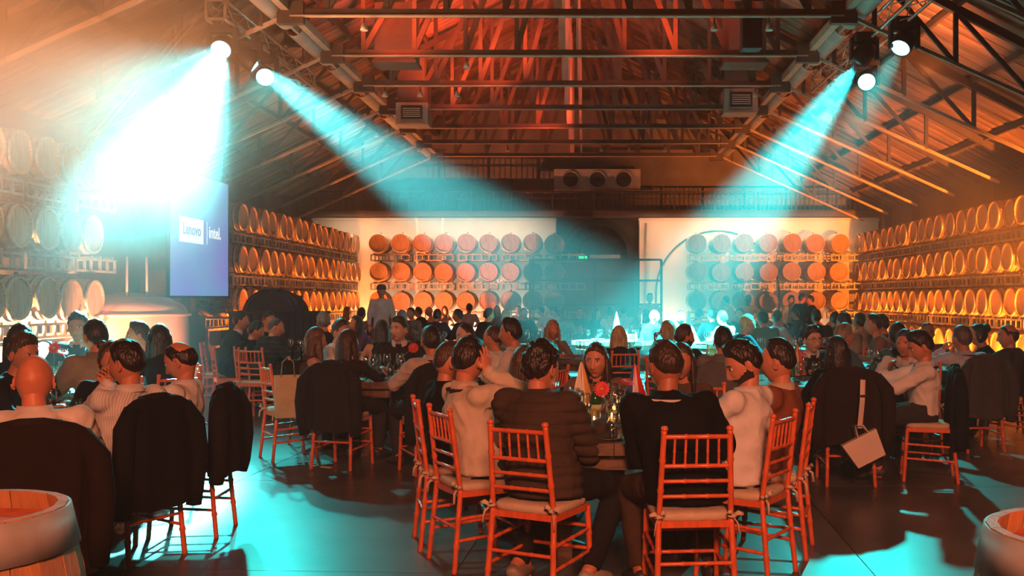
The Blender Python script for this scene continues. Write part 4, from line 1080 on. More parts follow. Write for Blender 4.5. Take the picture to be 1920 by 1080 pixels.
    if 'cap' in extra:
        k = MB(); k.lathe([(0.088, 0.035), (0.098, 0.06), (0.094, 0.105), (0.06, 0.135), (0, 0.142)], 18); k.add([(math.cos(a)*0.085, 0.07+math.sin(a)*0.085, 0.045) for a in [PI*i/8 for i in range(9)]]+[(0.085, 0.05, 0.05), (-0.085, 0.05, 0.05)], [(0, 1, 2, 3, 4, 5, 6, 7, 8, 10, 9)])
        k.xf(M4); c_ = k.build('cap', M_cloth, root, True); c_.color = (0.10, 0.09, 0.09, 1)
    info = dict(root=root, P0=P0, f=fdir, r=rdir, face=face, desc=desc, sp=sp, hc=hc, wr=wr, el=el, seat=seat, Z=Z, an=an, back=back)
    PEOPLE[key] = info
    if False: print('SEAT', key, [round(v, 2) for v in P0], 'sc', round(sc, 2), round(lean), round(side))
    return info
# ================================================================== CHAIRS
def bamboo(mb, a, b, r, step=0.15, seg=8):
    a, b = Vector(a), Vector(b); L = (b-a).length; n = max(1, round(L/step)); pts, rad = [a], [r*0.95]
    for i in range(n):
        t0, t1 = i/n, (i+1)/n
        for t, k in ((t0+0.10/n, 0.95), (t1-0.10/n, 0.95)): pts.append(a.lerp(b, t)); rad.append(r*k)
        if i < n-1:
            pts.append(a.lerp(b, t1)); rad.append(r*1.22)
    pts.append(b); rad.append(r*0.95); mb.tube(pts, rad, seg)
def make_chair():
    c = empty('chiavari_chair')
    for s in (-1, 1):
        q = MB(); bamboo(q, (s*0.195, -0.235, 0), (s*0.178, -0.190, 0.46), 0.0165); bamboo(q, (s*0.178, -0.190, 0.46), (s*0.160, -0.245, 0.90), 0.0155); q.ell((s*0.159, -0.246, 0.908), (0.019, 0.019, 0.016), seg=10, rings=6)
        q.build('back_post', M_chair, c, True)
        q = MB(); bamboo(q, (s*0.192, 0.195, 0), (s*0.185, 0.165, 0.44), 0.0165); q.build('front_leg', M_chair, c, True)
        for z in (0.31, 0.19):
            q = MB(); bamboo(q, (s*0.190, -0.212, z-0.01), (s*0.190, 0.185, z+0.01), 0.0105, 0.1); q.build('stretcher', M_chair, c, True)
    for z in (0.33, 0.21):
        q = MB(); bamboo(q, (-0.188, 0.183, z), (0.188, 0.183, z), 0.0105, 0.12); q.build('stretcher', M_chair, c, True)
    q = MB(); bamboo(q, (-0.19, -0.212, 0.25), (0.19, -0.212, 0.25), 0.0105, 0.12); q.build('stretcher', M_chair, c, True)
    def by(z): return -0.190-0.055*(z-0.46)/0.44
    for z, r in ((0.868, 0.0125), (0.725, 0.0115), (0.650, 0.0105), (0.575, 0.0105)):
        q = MB(); w_ = 0.176-0.018*(z-0.46)/0.44; bamboo(q, (-w_, by(z), z), (w_, by(z), z), r, 0.1); q.build('back_rail', M_chair, c, True)
    for k in range(5):
        x = -0.110+0.055*k; q = MB(); bamboo(q, (x, by(0.725), 0.725), (x*0.97, by(0.868), 0.868), 0.0072, 0.07, 6); q.build('spindle', M_chair, c, True)
    q = MB(); q.box((0, -0.012, 0.437), (0.385, 0.37, 0.032)); q.build('seat', M_chair, c)
    q = MB(); vs = []; n = 24
    for z, k in ((0.453, 0.96), (0.460, 1.0), (0.482, 1.0), (0.492, 0.95), (0.496, 0.7)):
        for i in range(n):
            a = 2*PI*i/n; e = 0.42; x = math.copysign(abs(math.cos(a))**e, math.cos(a))*0.198*k; y = math.copysign(abs(math.sin(a))**e, math.sin(a))*0.192*k
            vs.append((x, y-0.005, z))
    q.add(vs, [(j*n+i, j*n+(i+1) % n, (j+1)*n+(i+1) % n, (j+1)*n+i) for j in range(4) for i in range(n)]+[tuple(4*n+i for i in range(n))]); cu = q.build('cushion', M_cush, c, True)
    for s in (-1, 1):
        q = MB(); p = Vector((s*0.180, -0.205, 0.478))
        q.ell(p, (0.026, 0.026, 0.012), seg=10, rings=6)
        for dx, dz, dy in ((s*0.05, 0.012, -0.03), (-s*0.028, 0.02, -0.035)): q.tube([p, p+Vector((dx*0.5, dy, dz+0.008)), p+Vector((dx, dy*0.9, dz))], [(0.004, 0.010), (0.003, 0.014), (0.003, 0.008)], 6)
        q.tube([p, p+Vector((s*0.02, -0.03, -0.03)), p+Vector((s*0.028, -0.035, -0.085))], [(0.003, 0.008), (0.003, 0.009), (0.003, 0.010)], 6)
        q.build('tie', M_cush, cu, True)
    return c
CH_P = make_chair(); KIDS[CH_P.name] = list(CH_P.children)
for k in CH_P.children: KIDS[k.name] = list(k.children)
# far chairs: the same chair as one mesh, too small to show its parts
q = MB()
for s in (-1, 1):
    q.tube([(s*0.195, -0.235, 0), (s*0.178, -0.19, 0.46), (s*0.16, -0.245, 0.92)], 0.016, 5); q.tube([(s*0.19, 0.19, 0), (s*0.185, 0.165, 0.44)], 0.016, 5); q.tube([(s*0.19, -0.21, 0.3), (s*0.19, 0.18, 0.3)], 0.011, 4)
for z in (0.868, 0.725, 0.65, 0.575): q.tube([(-0.17, -0.19-0.125*(z-0.46), z), (0.17, -0.19-0.125*(z-0.46), z)], 0.011, 4)
for k in range(5): q.tube([(-0.11+0.055*k, -0.222, 0.725), (-0.11+0.055*k, -0.24, 0.868)], 0.007, 4)
q.box((0, -0.01, 0.455), (0.39, 0.38, 0.06)); far_me = q.mesh('chiavari_chair', M_chair)
first_chair = [True]
def chair(x, y, face, label, near=True, group=None):
    if near:
        if first_chair[0]: o = CH_P; o.location = (x, y, 0); o.rotation_euler = (0, 0, -math.radians(face)); first_chair[0] = False
        else: o = copy_tree(CH_P, (x, y, 0), -math.radians(face))
    else: o = link('chiavari_chair', far_me, None, (x, y, 0)); o.rotation_euler = (0, 0, -math.radians(face))
    return tag(o, label, 'chair', group or 'bamboo-style banquet chairs')
def chair_for(key, near=True, face=None, back=0.0, label=None):
    p = PEOPLE[key]; c = p['P0']-p['f']*(0.03+p['back'])
    d = p['desc']
    if len(d.split()) > 12: d = d.rsplit(',', 1)[0]
    return chair(c.x, c.y, p['face'] if face is None else face, label or ('chair under the person '+d), near)

# coats hung over chair backs
def coat(x, y, face, label, col, seed=1, bottom=0.34, top=0.955, long_sleeve=True, w_=0.225):
    t = empty('draped_jacket', (x, y, 0), -math.radians(face)); q = MB(); n = 40; vs = []
    zz = [top+0.012, top, top-0.03, top-0.09, top-0.2, top-0.34, top-0.46, bottom]; ww = [w_*0.55, w_*0.72, w_*0.92, w_*1.03, w_*1.05, w_*1.04, w_*1.05, w_*1.10]; dd = [0.012, 0.030, 0.050, 0.066, 0.078, 0.082, 0.085, 0.09]
    for j, (z, a_, d_) in enumerate(zip(zz, ww, dd)):
        f_ = min(1.0, j/5.0)
        for i in range(n):
            a = 2*PI*i/n; cs, sn = math.cos(a), math.sin(a)
            r = 1+f_*(0.05*math.sin(5*a+seed)+0.04*math.sin(9*a+seed*2.3+j*0.25))
            yc = -0.235-0.02*(0.92-z)*0.4
            vs.append((math.copysign(abs(cs)**0.8, cs)*a_*r, yc+math.copysign(abs(sn)**0.8, sn)*d_*(1+f_*0.18*math.sin(7*a+seed)), z+(0.012*math.sin(3*a+seed) if j == len(zz)-1 else 0)))
    fs = [((j+1)*n+i, (j+1)*n+(i+1) % n, j*n+(i+1) % n, j*n+i) for j in range(len(zz)-1) for i in range(n)]+[tuple(range(n))]
    q.add(vs, fs); b = q.build('coat_body', M_cloth, t, True); b.color = (*col, 1)
    if long_sleeve:
        for s in (-1, 1):
            k = MB(); r = random.Random(seed*7+s); dy = r.uniform(-0.03, 0.02)
            k.tube([(s*w_*0.80, -0.245, top-0.05), (s*w_*1.08, -0.262+dy, top-0.16), (s*w_*1.16, -0.275+dy, top-0.34), (s*w_*1.12, -0.262+dy, top-0.52), (s*w_*1.10, -0.25, max(bottom-0.04, top-0.66))], [(0.045, 0.045), (0.060, 0.058), (0.058, 0.055), (0.055, 0.05), (0.048, 0.045)], 12)
            e = k.build('sleeve', M_cloth, t, True); e.color = (*col, 1)
    k = MB(); k.tube([(-w_*0.5, -0.215, top-0.005), (-w_*0.2, -0.255, top+0.014), (w_*0.2, -0.255, top+0.014), (w_*0.5, -0.215, top-0.005)], [(0.012, 0.022)]*4, 8); e = k.build('collar', M_cloth, t, True); e.color = tuple(min(1, c*1.3) for c in col)+(1,)
    return tag(t, label, 'jacket', 'jackets hung on chair backs')
def coat_for(key, label, col, seed=1, **kw):
    p = PEOPLE[key]; c = p['P0']-p['f']*(0.03+p['back']); return coat(c.x, c.y, kw.pop('face', p['face']), label, col, seed, **kw)

# ================================================================== TABLES
TABR = 0.78
def planks(n, R, z0, z1):
    out = []; wd = 2*R/n
    for k in range(n):
        x0, x1 = -R+wd*k+0.002, -R+wd*(k+1)-0.002; q = []; m = 6
        for i in range(m+1):
            x = x0+(x1-x0)*i/m; q.append((x, -math.sqrt(max(0, R*R-x*x))))
        for i in range(m, -1, -1):
            x = x0+(x1-x0)*i/m; q.append((x, math.sqrt(max(0, R*R-x*x))))
        n_ = len(q); mb = MB(); mb.add([(x, y, z1) for x, y in q]+[(x, y, z0) for x, y in q], [tuple(range(n_)), tuple(range(2*n_-1, n_-1, -1))]+[(i, i+n_, (i+1) % n_+n_, (i+1) % n_) for i in range(n_)]); out.append(mb.mesh('plank', M_tabwood))
    return out
PLK = planks(9, TABR, 0.690, 0.755)
q = MB(); q.lathe([(0.66, 0.60), (0.70, 0.60), (0.70, 0.69), (0.66, 0.69), (0.66, 0.60)], 36); APR = q.mesh('apron', M_tabwood)
q = MB(); q.box((0, 0, 0.32), (0.085, 0.085, 0.64)); LEG = q.mesh('leg', M_tabwood)
q = MB(); q.lathe([(0, 0.69), (TABR, 0.69), (TABR, 0.755), (0, 0.755)], 40); TOPF = q.mesh('tabletop', M_tabwood)
def table(x, y, label, near=True, rz=0.0):
    t = tag(empty('round_table', (x, y, 0), rz), label, 'table', 'round banquet tables'); TABLES.append((x, y))
    if near:
        for p in PLK: link('plank', p, t)
    else: link('tabletop', TOPF, t)
    link('apron', APR, t)
    for k in range(4): link('leg', LEG, t, (0.44*math.cos(PI/4+PI/2*k), 0.44*math.sin(PI/4+PI/2*k), 0))
    return t

# ---- tableware
q = MB(); q.lathe([(0, 0.0), (0.034, 0.0), (0.034, 0.002), (0.012, 0.006), (0.0045, 0.012), (0.004, 0.085), (0.010, 0.093), (0.030, 0.108), (0.041, 0.135), (0.042, 0.155), (0.037, 0.190), (0.033, 0.212), (0.032, 0.212), (0.036, 0.190), (0.041, 0.155), (0.040, 0.135), (0.029, 0.110), (0.006, 0.096), (0, 0.095)], 20); WG = q.mesh('wine_glass', M_glass, True)
q = MB(); q.lathe([(0, 0.098), (0.028, 0.110), (0.0385, 0.132), (0.039, 0.142), (0, 0.142)], 18); WINE = q.mesh('wine', M_wine, True)
q = MB(); q.lathe([(0, 0), (0.030, 0), (0.036, 0.10), (0.0345, 0.10), (0.029, 0.006), (0, 0.006)], 18); TG = q.mesh('water_glass', M_glass, True)
M_water = glassmat('water', (0.85, 0.95, 0.95), 0.1)
M_china = mat('china', (0.62, 0.60, 0.56), 0.25, var=0.05)
M_brown = mat('brown_plate', (0.10, 0.055, 0.03), 0.3, var=0.1)
q = MB(); q.lathe([(0, 0.004), (0.07, 0.004), (0.095, 0.012), (0.125, 0.018), (0.125, 0.014), (0.09, 0.004), (0.07, 0.0), (0, 0.0)], 28); PLATE = q.mesh('plate', M_china, True)
q = MB(); q.lathe([(0, 0.004), (0.07, 0.004), (0.10, 0.014), (0.10, 0.010), (0.07, 0.0), (0, 0.0)], 28); PLATE2 = q.mesh('plate', M_brown, True)
M_cut = mat('cutlery_steel', (0.6, 0.6, 0.6), 0.25, 0.9)
q = MB(); q.box((0, 0, 0.003), (0.012, 0.10, 0.003)); q.box((0, 0.085, 0.003), (0.020, 0.075, 0.002)); KNIFE = q.mesh('knife', M_cut)
def wineglass(x, y, lab, grp, wine=False, z=0.755):
    o = link('wine_glass', WG, None, (x, y, z)); tag(o, lab, 'glass', grp)
    if wine: link('wine', WINE, o)
    return o
def tumbler(x, y, lab, grp, z=0.755): return tag(link('water_glass', TG, None, (x, y, z)), lab, 'glass', grp)
M_candle = mat('candle_wax', (0.9, 0.62, 0.30), 0.6, var=0.03)
m, nt, b = newmat('lit_wax'); b.inputs['Base Color'].default_value = (0.9, 0.6, 0.3, 1); b.inputs['Emission Color'].default_value = (1.0, 0.50, 0.13, 1); b.inputs['Emission Strength'].default_value = 0.9; M_litwax = m
M_flame = emis('flame', (1.0, 0.62, 0.22), 14)
def candle(x, y, lab, grp, r=0.036, h=0.14, lamp=0.5, z=0.757):
    o = empty('candle_jar', (x, y, z)); tag(o, lab, 'candle', grp)
    q = MB(); q.lathe([(0, 0.0), (r, 0.0), (r, h), (r-0.0025, h), (r-0.0025, 0.006), (0, 0.006)], 24); q.build('jar', M_glass, o, True)
    q = MB(); q.lathe([(0, 0.0065), (0.021, 0.0065), (0.021, 0.068), (0.017, 0.066), (0, 0.066)], 18); q.build('wax', M_litwax, o, True)
    q = MB(); q.ell((0, 0, 0.086), (0.0055, 0.0055, 0.015), seg=8, rings=6); q.build('flame', M_flame, o, True)
    if lamp: point('candle_light', (x, y, z+0.11), (1.0, 0.42, 0.12), lamp, 0.03)
    return o
M_pet = mat('gerbera_red', (0.62, 0.012, 0.018), 0.55, var=0.15, scale=40)
M_ctr = mat('gerbera_centre', (0.35, 0.30, 0.05), 0.8, var=0.3, scale=90)
M_stem = mat('flower_stem', (0.12, 0.22, 0.05), 0.6)
def gerbera(x, y, head, facing, lab, grp, vase=True, R=0.047, z=0.756):
    """head: world point of the bloom; facing: the way it looks"""
    o = empty('gerbera', (x, y, z)); tag(o, lab, 'flower', grp)
    hl_ = Vector(head)-Vector((x, y, z)); f = Vector(facing).normalized(); Rm = f.to_track_quat('Z', 'Y').to_matrix()
    q = MB(); q.tube([(0, 0, 0.012), (hl_.x*0.3, hl_.y*0.3, hl_.z*0.55), tuple(hl_-f*0.01)], 0.0028, 6); q.build('stem', M_stem, o, True)
    for ring, (n, rr, el, ln) in enumerate(((17, R, 0.10, 1.0), (13, R*0.72, 0.35, 0.9))):
        for k in range(n):
            a = 2*PI*k/n+ring*0.2; u = Vector((math.cos(a), math.sin(a), 0)); v = Vector((-math.sin(a), math.cos(a), 0)); vs = []
            for t, w_ in ((0.15, 0.003), (0.55, 0.0065), (0.85, 0.006), (1.0, 0.0015)):
                c = u*(rr*t)+Vector((0, 0, rr*t*el-0.006*t*t+ring*0.003))
                vs += [c-v*w_, c+v*w_]
            q = MB(); q.add([tuple(hl_+Rm @ p) for p in vs], [(0, 2, 3, 1), (2, 4, 5, 3), (4, 6, 7, 5)]); q.build('petal', M_pet, o)
    q = MB(); q.ell((0, 0, 0.004), (0.013, 0.013, 0.006), seg=12, rings=6); q.xf(Matrix.Translation(hl_) @ Rm.to_4x4()); q.build('flower_centre', M_ctr, o, True)
    if vase:
        q = MB(); q.lathe([(0, 0.0), (0.034, 0.0), (0.036, 0.01), (0.036, 0.075), (0.030, 0.095), (0.014, 0.108), (0.013, 0.135), (0.016, 0.138), (0.0145, 0.138), (0.0115, 0.13), (0.0125, 0.108), (0.028, 0.094), (0.034, 0.075), (0.034, 0.012), (0, 0.008)], 22)
        vz = q.build('bottle_vase', M_glass, None, True, (x, y, z)); tag(vz, lab.replace('gerbera', 'gerbera').split(' in ')[0].replace('red gerbera', 'clear glass bottle vase holding the red gerbera'), 'vase', grp+' vases')
def flag(x, y, ztop, lab, bands, L=0.20, wid=0.14, turn=0.0, zb=0.757):
    o = empty('table_flag', (x, y, zb), turn); tag(o, lab, 'flag', 'small flags on the tables')
    q = MB(); q.tube([(0, 0, 0.012), (0, 0, ztop-zb)], 0.003, 6); q.build('pole', M_chair, o, True)
    q = MB(); q.lathe([(0, 0), (0.03, 0), (0.03, 0.012), (0.006, 0.016), (0, 0.016)], 16); q.build('base', M_blackm, o, True)
    h = ztop-zb; nr = 10; nb = len(bands); tot = nb*4; x0 = -0.45
    def pt(u, t):
        w_ = 0.012+wid*t**0.9; return (w_*(u+x0), 0.014*math.sin(u*9+t*2)*t+0.004, h-0.004-L*t*(1-0.18*abs(u-0.45))-0.02*(t**2)*u)
    for b_, m_ in enumerate(bands):
        vs = []; fs = []; nu = 5
        for j in range(nr+1):
            for i in range(nu):
                vs.append(pt((b_+i/(nu-1))/nb, j/nr))
        for j in range(nr):
            for i in range(nu-1): fs.append((j*nu+i, j*nu+i+1, (j+1)*nu+i+1, (j+1)*nu+i))
        q = MB(); q.add(vs, fs); c = q.build('flag_cloth', M_cloth, o, True); c.color = (*m_, 1)
def ring_set(cx, cy, name, nw=6, nt=3, npl=5, seed=0, R=0.5, wines=2, lowz=None):
    r = random.Random(seed)
    for k in range(nw):
        a = 2*PI*k/nw+r.uniform(-0.25, 0.25); q = R+r.uniform(-0.10, 0.03)
        wn = k < wines
        wineglass(cx+q*math.cos(a), cy+q*math.sin(a), ('stemmed glass of red wine on '+name) if wn else 'clear stemmed wine glass standing on '+name, ('red wine glasses on ' if wn else 'wine glasses on ')+name, wn)
    for k in range(nt):
        a = 2*PI*(k+0.5)/max(1, nt)+r.uniform(-0.3, 0.3); q = R*0.55+r.uniform(-0.08, 0.05); tumbler(cx+q*math.cos(a), cy+q*math.sin(a), 'clear water tumbler on '+name, 'tumblers on '+name)
    for k in range(npl):
        a = 2*PI*(k+0.3)/npl; tag(link('plate', PLATE, None, (cx+0.63*math.cos(a), cy+0.63*math.sin(a), 0.756)), 'white dinner plate at the edge of '+name, 'plate', 'plates on '+name)
# ================================================================== PLACEMENT
BLK = (0.006, 0.006, 0.008); NAVY = (0.02, 0.025, 0.045); WHT = (0.62, 0.60, 0.57); BEIGE = (0.55, 0.46, 0.36); BRN = (0.10, 0.055, 0.035); DRK = (0.011, 0.012, 0.016); OLV = (0.20, 0.18, 0.14); GRY = (0.18, 0.18, 0.18); TEAL = (0.05, 0.10, 0.13); LBL = (0.42, 0.48, 0.60)
DH = (0.012, 0.008, 0.006); BH = (0.045, 0.022, 0.012); GH = (0.16, 0.15, 0.14); BL = (0.42, 0.30, 0.15)
SK = (0.52, 0.20, 0.11); SKT = (0.38, 0.14, 0.07); SKD = (0.10, 0.05, 0.035)

# ---- foreground table
FT = 'the foreground table'
table(0.14, 6.12, 'dark plank round table in the foreground with lit candles', True, 0.12)
person('f1', 'in a black suit at the left rear of the foreground table', 858, 637, 6.42, 62, 70, at=(-0.84, 6.27), wear='suit', col=BLK, hair='crop', hcol=BH, skin=SK, lean=14, collar=BLK)
person('f2', 'in a beige shirt cupping a hand to the ear', 893, 632, 6.02, 58, 40, at=(-0.62, 5.84), wear='shirt', col=BEIGE, hair='short', hcol=DH, lod=0, lean=16, pitch=8, extra=('lanyard',), fat=1.05,
       hands={'R': dict(head=(0.115, 0.03, -0.055), k='ear', d=(0.1, -0.15, 1.0), p=(-0.3, -1, 0.1), hint=(0.75, 0.55, -0.65))}, quiff=0.004)
person('f3', 'in a quilted dark brown puffer jacket, back turned', 1020, 643, 5.52, 27, 40, at=(-0.22, 5.23), wear='puffer', col=(0.055, 0.038, 0.026), hair='curly', hcol=DH, lod=0, lean=15, pitch=6, legs=(0.20, 0.08), trou=(0.012, 0.012, 0.016), shoes=(0.32, 0.26, 0.19), skin=SK,
       hands={'R': dict(t=(0.50, 0.10, 0.81), hint=(-0.3, 0.25, -1)), 'L': dict(t=(0.50, -0.10, 0.81))})
person('f4', 'with long dark hair facing the camera at the foreground table', 1118, 643, 7.15, 182, 196, wear='jacket', col=(0.16, 0.085, 0.05), hair='long', hcol=BH, fem=True, lod=0, lean=12, pitch=4, skin=(0.56, 0.24, 0.15), hl=0.34, collar=(0.02, 0.02, 0.02))
person('f5', 'in a black suit with cropped hair, back turned at centre right', 1240, 639, 5.34, -8, -28, at=(0.51, 5.06), wear='suit', col=BLK, hair='high', hcol=(0.03, 0.016, 0.010), lod=0, lean=15, pitch=14, collar=BLK, extra=('lanyard_white',), fat=1.1, legs=(0.20, 0.25), trou=(0.05, 0.032, 0.022), skin=SKT, hands={'L': dict(t=(0.44, -0.10, 0.81), hint=(-0.3, -0.12, -1)), 'R': dict(t=(0.46, 0.12, 0.81))})
person('f6', 'in a white shirt with dark beard looking down at the foreground table', 1378, 637, 5.72, -56, -98, at=(0.85, 5.57), wear='shirt', col=WHT, hair='short', hcol=DH, lod=0, lean=17, pitch=24, beard=1, quiff=0.022, fat=1.05, skin=SK)
person('f7', 'in a rust brown jacket behind the bearded one', 1440, 636, 6.05, -62, -66, at=(1.10, 6.09), wear='jacket', col=(0.20, 0.065, 0.03), hair='high', hcol=DH, lod=1, lean=14, pitch=6, skin=SK, collar=(0.5, 0.4, 0.3))
person('f8', 'with long wavy brown hair hidden behind the black suit', 1278, 643, 6.95, 205, 200, wear='top', col=BRN, hair='wavy', hcol=BH, fem=True, lod=1, pitch=8, skin=SK, hl=0.36)
person('f9', 'with shoulder-length brown hair behind the puffer jacket', 985, 652, 7.0, 140, 60, wear='top', col=DRK, hair='long', hcol=(0.07, 0.036, 0.02), fem=True, lod=1, skin=SK, hl=0.26)
chair(-0.83, 6.27, 75, 'wooden bamboo-style chair under the black suit at left rear of the foreground table')
chair(-0.63, 5.82, 60, 'orange-lit bamboo-style chair under the beige shirt')
chair(-0.235, 5.20, 27, 'orange-lit bamboo-style chair under the quilted puffer jacket')
chair(0.51, 5.03, -5, 'orange-lit bamboo-style chair under the black suit at centre right')
chair(0.87, 5.55, -57, 'orange-lit bamboo-style chair under the white shirt with dark beard')
chair(1.12, 6.08, -72, 'dark red bamboo-style chair under the rust brown jacket')
for k, l in (('f4', 'smiling long dark hair'), ('f8', 'long wavy brown hair'), ('f9', 'shoulder-length brown hair')):
    chair_for(k, True, label='bamboo-style chair across the foreground table under the person with '+l)
candle(PX(1114, 5.73), 5.73, 'lit candle in a tall glass jar, left one on '+FT, 'candles on '+FT, lamp=1.1)
candle(PX(1147, 5.90), 5.90, 'lit candle in a tall glass jar, right one on '+FT, 'candles on '+FT, lamp=0.8)
gerbera(PX(1147, 5.52), 5.52, (PX(1128, 5.6), 5.6, PH(729, 5.6)), (-0.15, -1, 0.35), 'red gerbera facing the camera in the front bottle vase', 'gerberas on '+FT)
gerbera(PX(1163, 6.05), 6.05, (PX(1177, 6.05), 6.05, PH(716, 6.05)), (0.25, -0.35, 1), 'darker red gerbera seen edge-on in the rear bottle vase', 'gerberas on '+FT)
flag(PX(1090, 6.35), 6.35, PH(678, 6.35), 'small white and orange flag hanging on a pole, left on '+FT, [(0.75, 0.72, 0.68), (0.75, 0.70, 0.62), (0.62, 0.34, 0.10)], 0.28, 0.13)
flag(PX(1190, 6.30), 6.30, PH(682, 6.30), 'small white, red and blue flag on a pole, right on '+FT, [(0.05, 0.10, 0.35), (0.75, 0.72, 0.68), (0.55, 0.02, 0.03)], 0.26, 0.15)
for px, Z, wn, d in ((1097, 5.98, True, 'large stemmed glass of red wine left of the candles'), (1078, 6.35, False, 'clear wine glass left of the white and orange flag'), (1084, 6.15, False, 'clear wine glass just behind the glass of red wine'), (1155, 5.95, False, 'clear wine glass right of the front bottle vase'),
        (1162, 6.2, False, 'clear wine glass behind the front bottle vase'), (1170, 6.45, False, 'clear wine glass under the edge-on dark red gerbera'), (1131, 6.5, False, 'clear wine glass behind the camera-facing gerbera'), (1150, 6.7, False, 'clear wine glass farthest back on the foreground table'), (1066, 6.0, False, 'clear wine glass leftmost on the foreground table')):
    wineglass(PX(px, Z), Z, d, 'wine glasses on '+FT, wn)
bo = tag(empty('green_bottle', (PX(1116, 6.2), 6.2, 0.756)), 'dark green glass bottle behind the left candle jar', 'bottle')
q = MB(); q.lathe([(0, 0), (0.034, 0), (0.036, 0.01), (0.036, 0.15), (0.028, 0.18), (0.013, 0.205), (0.013, 0.26), (0, 0.26)], 20); q.build('bottle_body', mat('green_glass', (0.01, 0.06, 0.015), 0.08), bo, True)
q = MB(); q.lathe([(0.0365, 0.05), (0.0368, 0.05), (0.0368, 0.12), (0.0365, 0.12)], 20); q.build('bottle_label', mat('bottle_label', (0.5, 0.5, 0.2), 0.7), bo, True)
tag(link('plate', PLATE2, None, (PX(1138, 5.50), 5.50, 0.757)), 'small brown plate at the near edge of '+FT, 'plate')
tag(link('knife', KNIFE, None, (PX(1110, 5.62)-0.03, 5.66, 0.757)), 'steel table knife by the left candle jar', 'knife')

# ---- front left table
table(-3.55, 6.15, 'dark plank round table at the far left front', True, 0.4)
LT = 'the left front table'
person('l1', 'with bald head and orange-lit shirt at the left edge', 66, 661, 5.02, -28, -18, at=(-2.66, 4.78), wear='shirt', col=(0.66, 0.60, 0.54), hair='none', lod=0, lean=14, pitch=10, fat=1.18, skin=(0.58, 0.20, 0.10))
person('l2', 'in a striped shirt leaning on the left front table', 243, 639, 5.95, -63, -80, at=(-2.84, 5.97), back=0.12, wear='shirt', col=(0.64, 0.60, 0.56), hair='short', hcol=DH, lod=0, lean=22, slump=14, pitch=10, extra=('stripe',), skin=SK, quiff=0.006,
       hands={'L': dict(head=(0.03, 0.13, -0.11), k='grip', d=(0.3, 0.4, 1), p=(-1, 0.3, 0)), 'R': dict(head=(0.05, 0.16, -0.13), k='grip', d=(0.2, -0.5, 1), p=(-1, -0.2, 0))}, trou=(0.10, 0.07, 0.045))
person('l3', 'in a white shirt with thinning crown looking down', 340, 638, 6.58, -92, -90, at=(-2.76, 6.55), back=0.12, wear='shirt', col=(0.64, 0.62, 0.60), hair='bald', hcol=DH, bal=0.052, lod=0, lean=20, slump=14, pitch=22, skin=SK)
person('l4', 'with dark hair bun facing right at the left front table', 208, 641, 7.1, 150, 135, wear='top', col=BLK, hair='bun', hcol=BH, fem=True, lod=1, pitch=2, skin=SK, seatz=0.48)
person('l5', 'with tousled brown hair at the left picture edge', 44, 627, 6.9, 95, 110, wear='top', col=DRK, hair='curly', hcol=(0.06, 0.035, 0.02), lod=1, pitch=8, skin=SK)
for k in ('l1', 'l2', 'l3', 'l4', 'l5'): chair_for(k)
coat_for('l1', 'long dark brown coat on the bald person chair at left edge', (0.014, 0.008, 0.006), 1, bottom=0.26, w_=0.25)
coat_for('l2', 'black suit jacket on the chair of the striped shirt', BLK, 4, bottom=0.33)
coat_for('l3', 'black jacket on the chair of the white-shirted person with thinning crown', (0.010, 0.010, 0.014), 7, bottom=0.40)
for i, (px, py) in enumerate(((134, 752), (150, 760), (143, 745), (160, 750), (126, 742))):
    Z = 1428/(py+28-561); tumbler(PX(px, Z), Z, 'clear water tumbler on '+LT, 'tumblers on '+LT)
ring_set(-3.75, 6.3, LT, 4, 0, 3, 3, 0.42, 1)

# ---- second left table
table(-4.85, 8.75, 'round table behind the left front table, at the wall side', True, 0.9); L2 = 'the second table at left'
person('m1', 'in a dark jacket facing the camera at the left wall', 146, 588, 9.6, 172, 165, wear='suit', col=TEAL, hair='curly', hcol=BH, lod=1, skin=SK, collar=WHT, lean=6, slump=4)
person('m2', 'in an olive jacket with dark hair, back turned at left', 178, 600, 8.0, -52, -62, wear='jacket', col=(0.26, 0.22, 0.16), hair='short', hcol=DH, lod=1, skin=SK, lean=8, slump=6, fat=1.1)
person('m3', 'with short fair hair looking left in the cyan light', 259, 603, 9.1, -115, -118, wear='top', col=GRY, hair='short', hcol=BH, fem=True, lod=1, skin=SK, quiff=0.012)
person('m4', 'with long straight black hair, back turned at left', 299, 608, 8.55, -40, -35, wear='top', col=DRK, hair='long', hcol=DH, fem=True, lod=1, skin=SK, hl=0.42)
person('m5', 'with long dark hair at the left picture edge, back turned', 38, 607, 7.7, -10, 0, wear='top', col=DRK, hair='long', hcol=DH, fem=True, lod=1, skin=SK, hl=0.40)
for k in ('m1', 'm2', 'm3', 'm4', 'm5'): chair_for(k)
ring_set(-4.75, 8.6, L2, 8, 4, 5, 11, 0.45, 1)
gerbera(-4.55, 8.5, (PX(101, 8.5), 8.5, PH(652, 8.5)), (0.2, -1, 0.4), 'red gerbera in the vase on '+L2, 'gerbera on '+L2, True, 0.055)
gerbera(-4.40, 8.6, (PX(117, 8.6), 8.6, PH(660, 8.6)), (0.5, -0.4, 0.9), 'second dark red gerbera beside it in a vase on '+L2, 'gerberas on '+L2, True, 0.05)

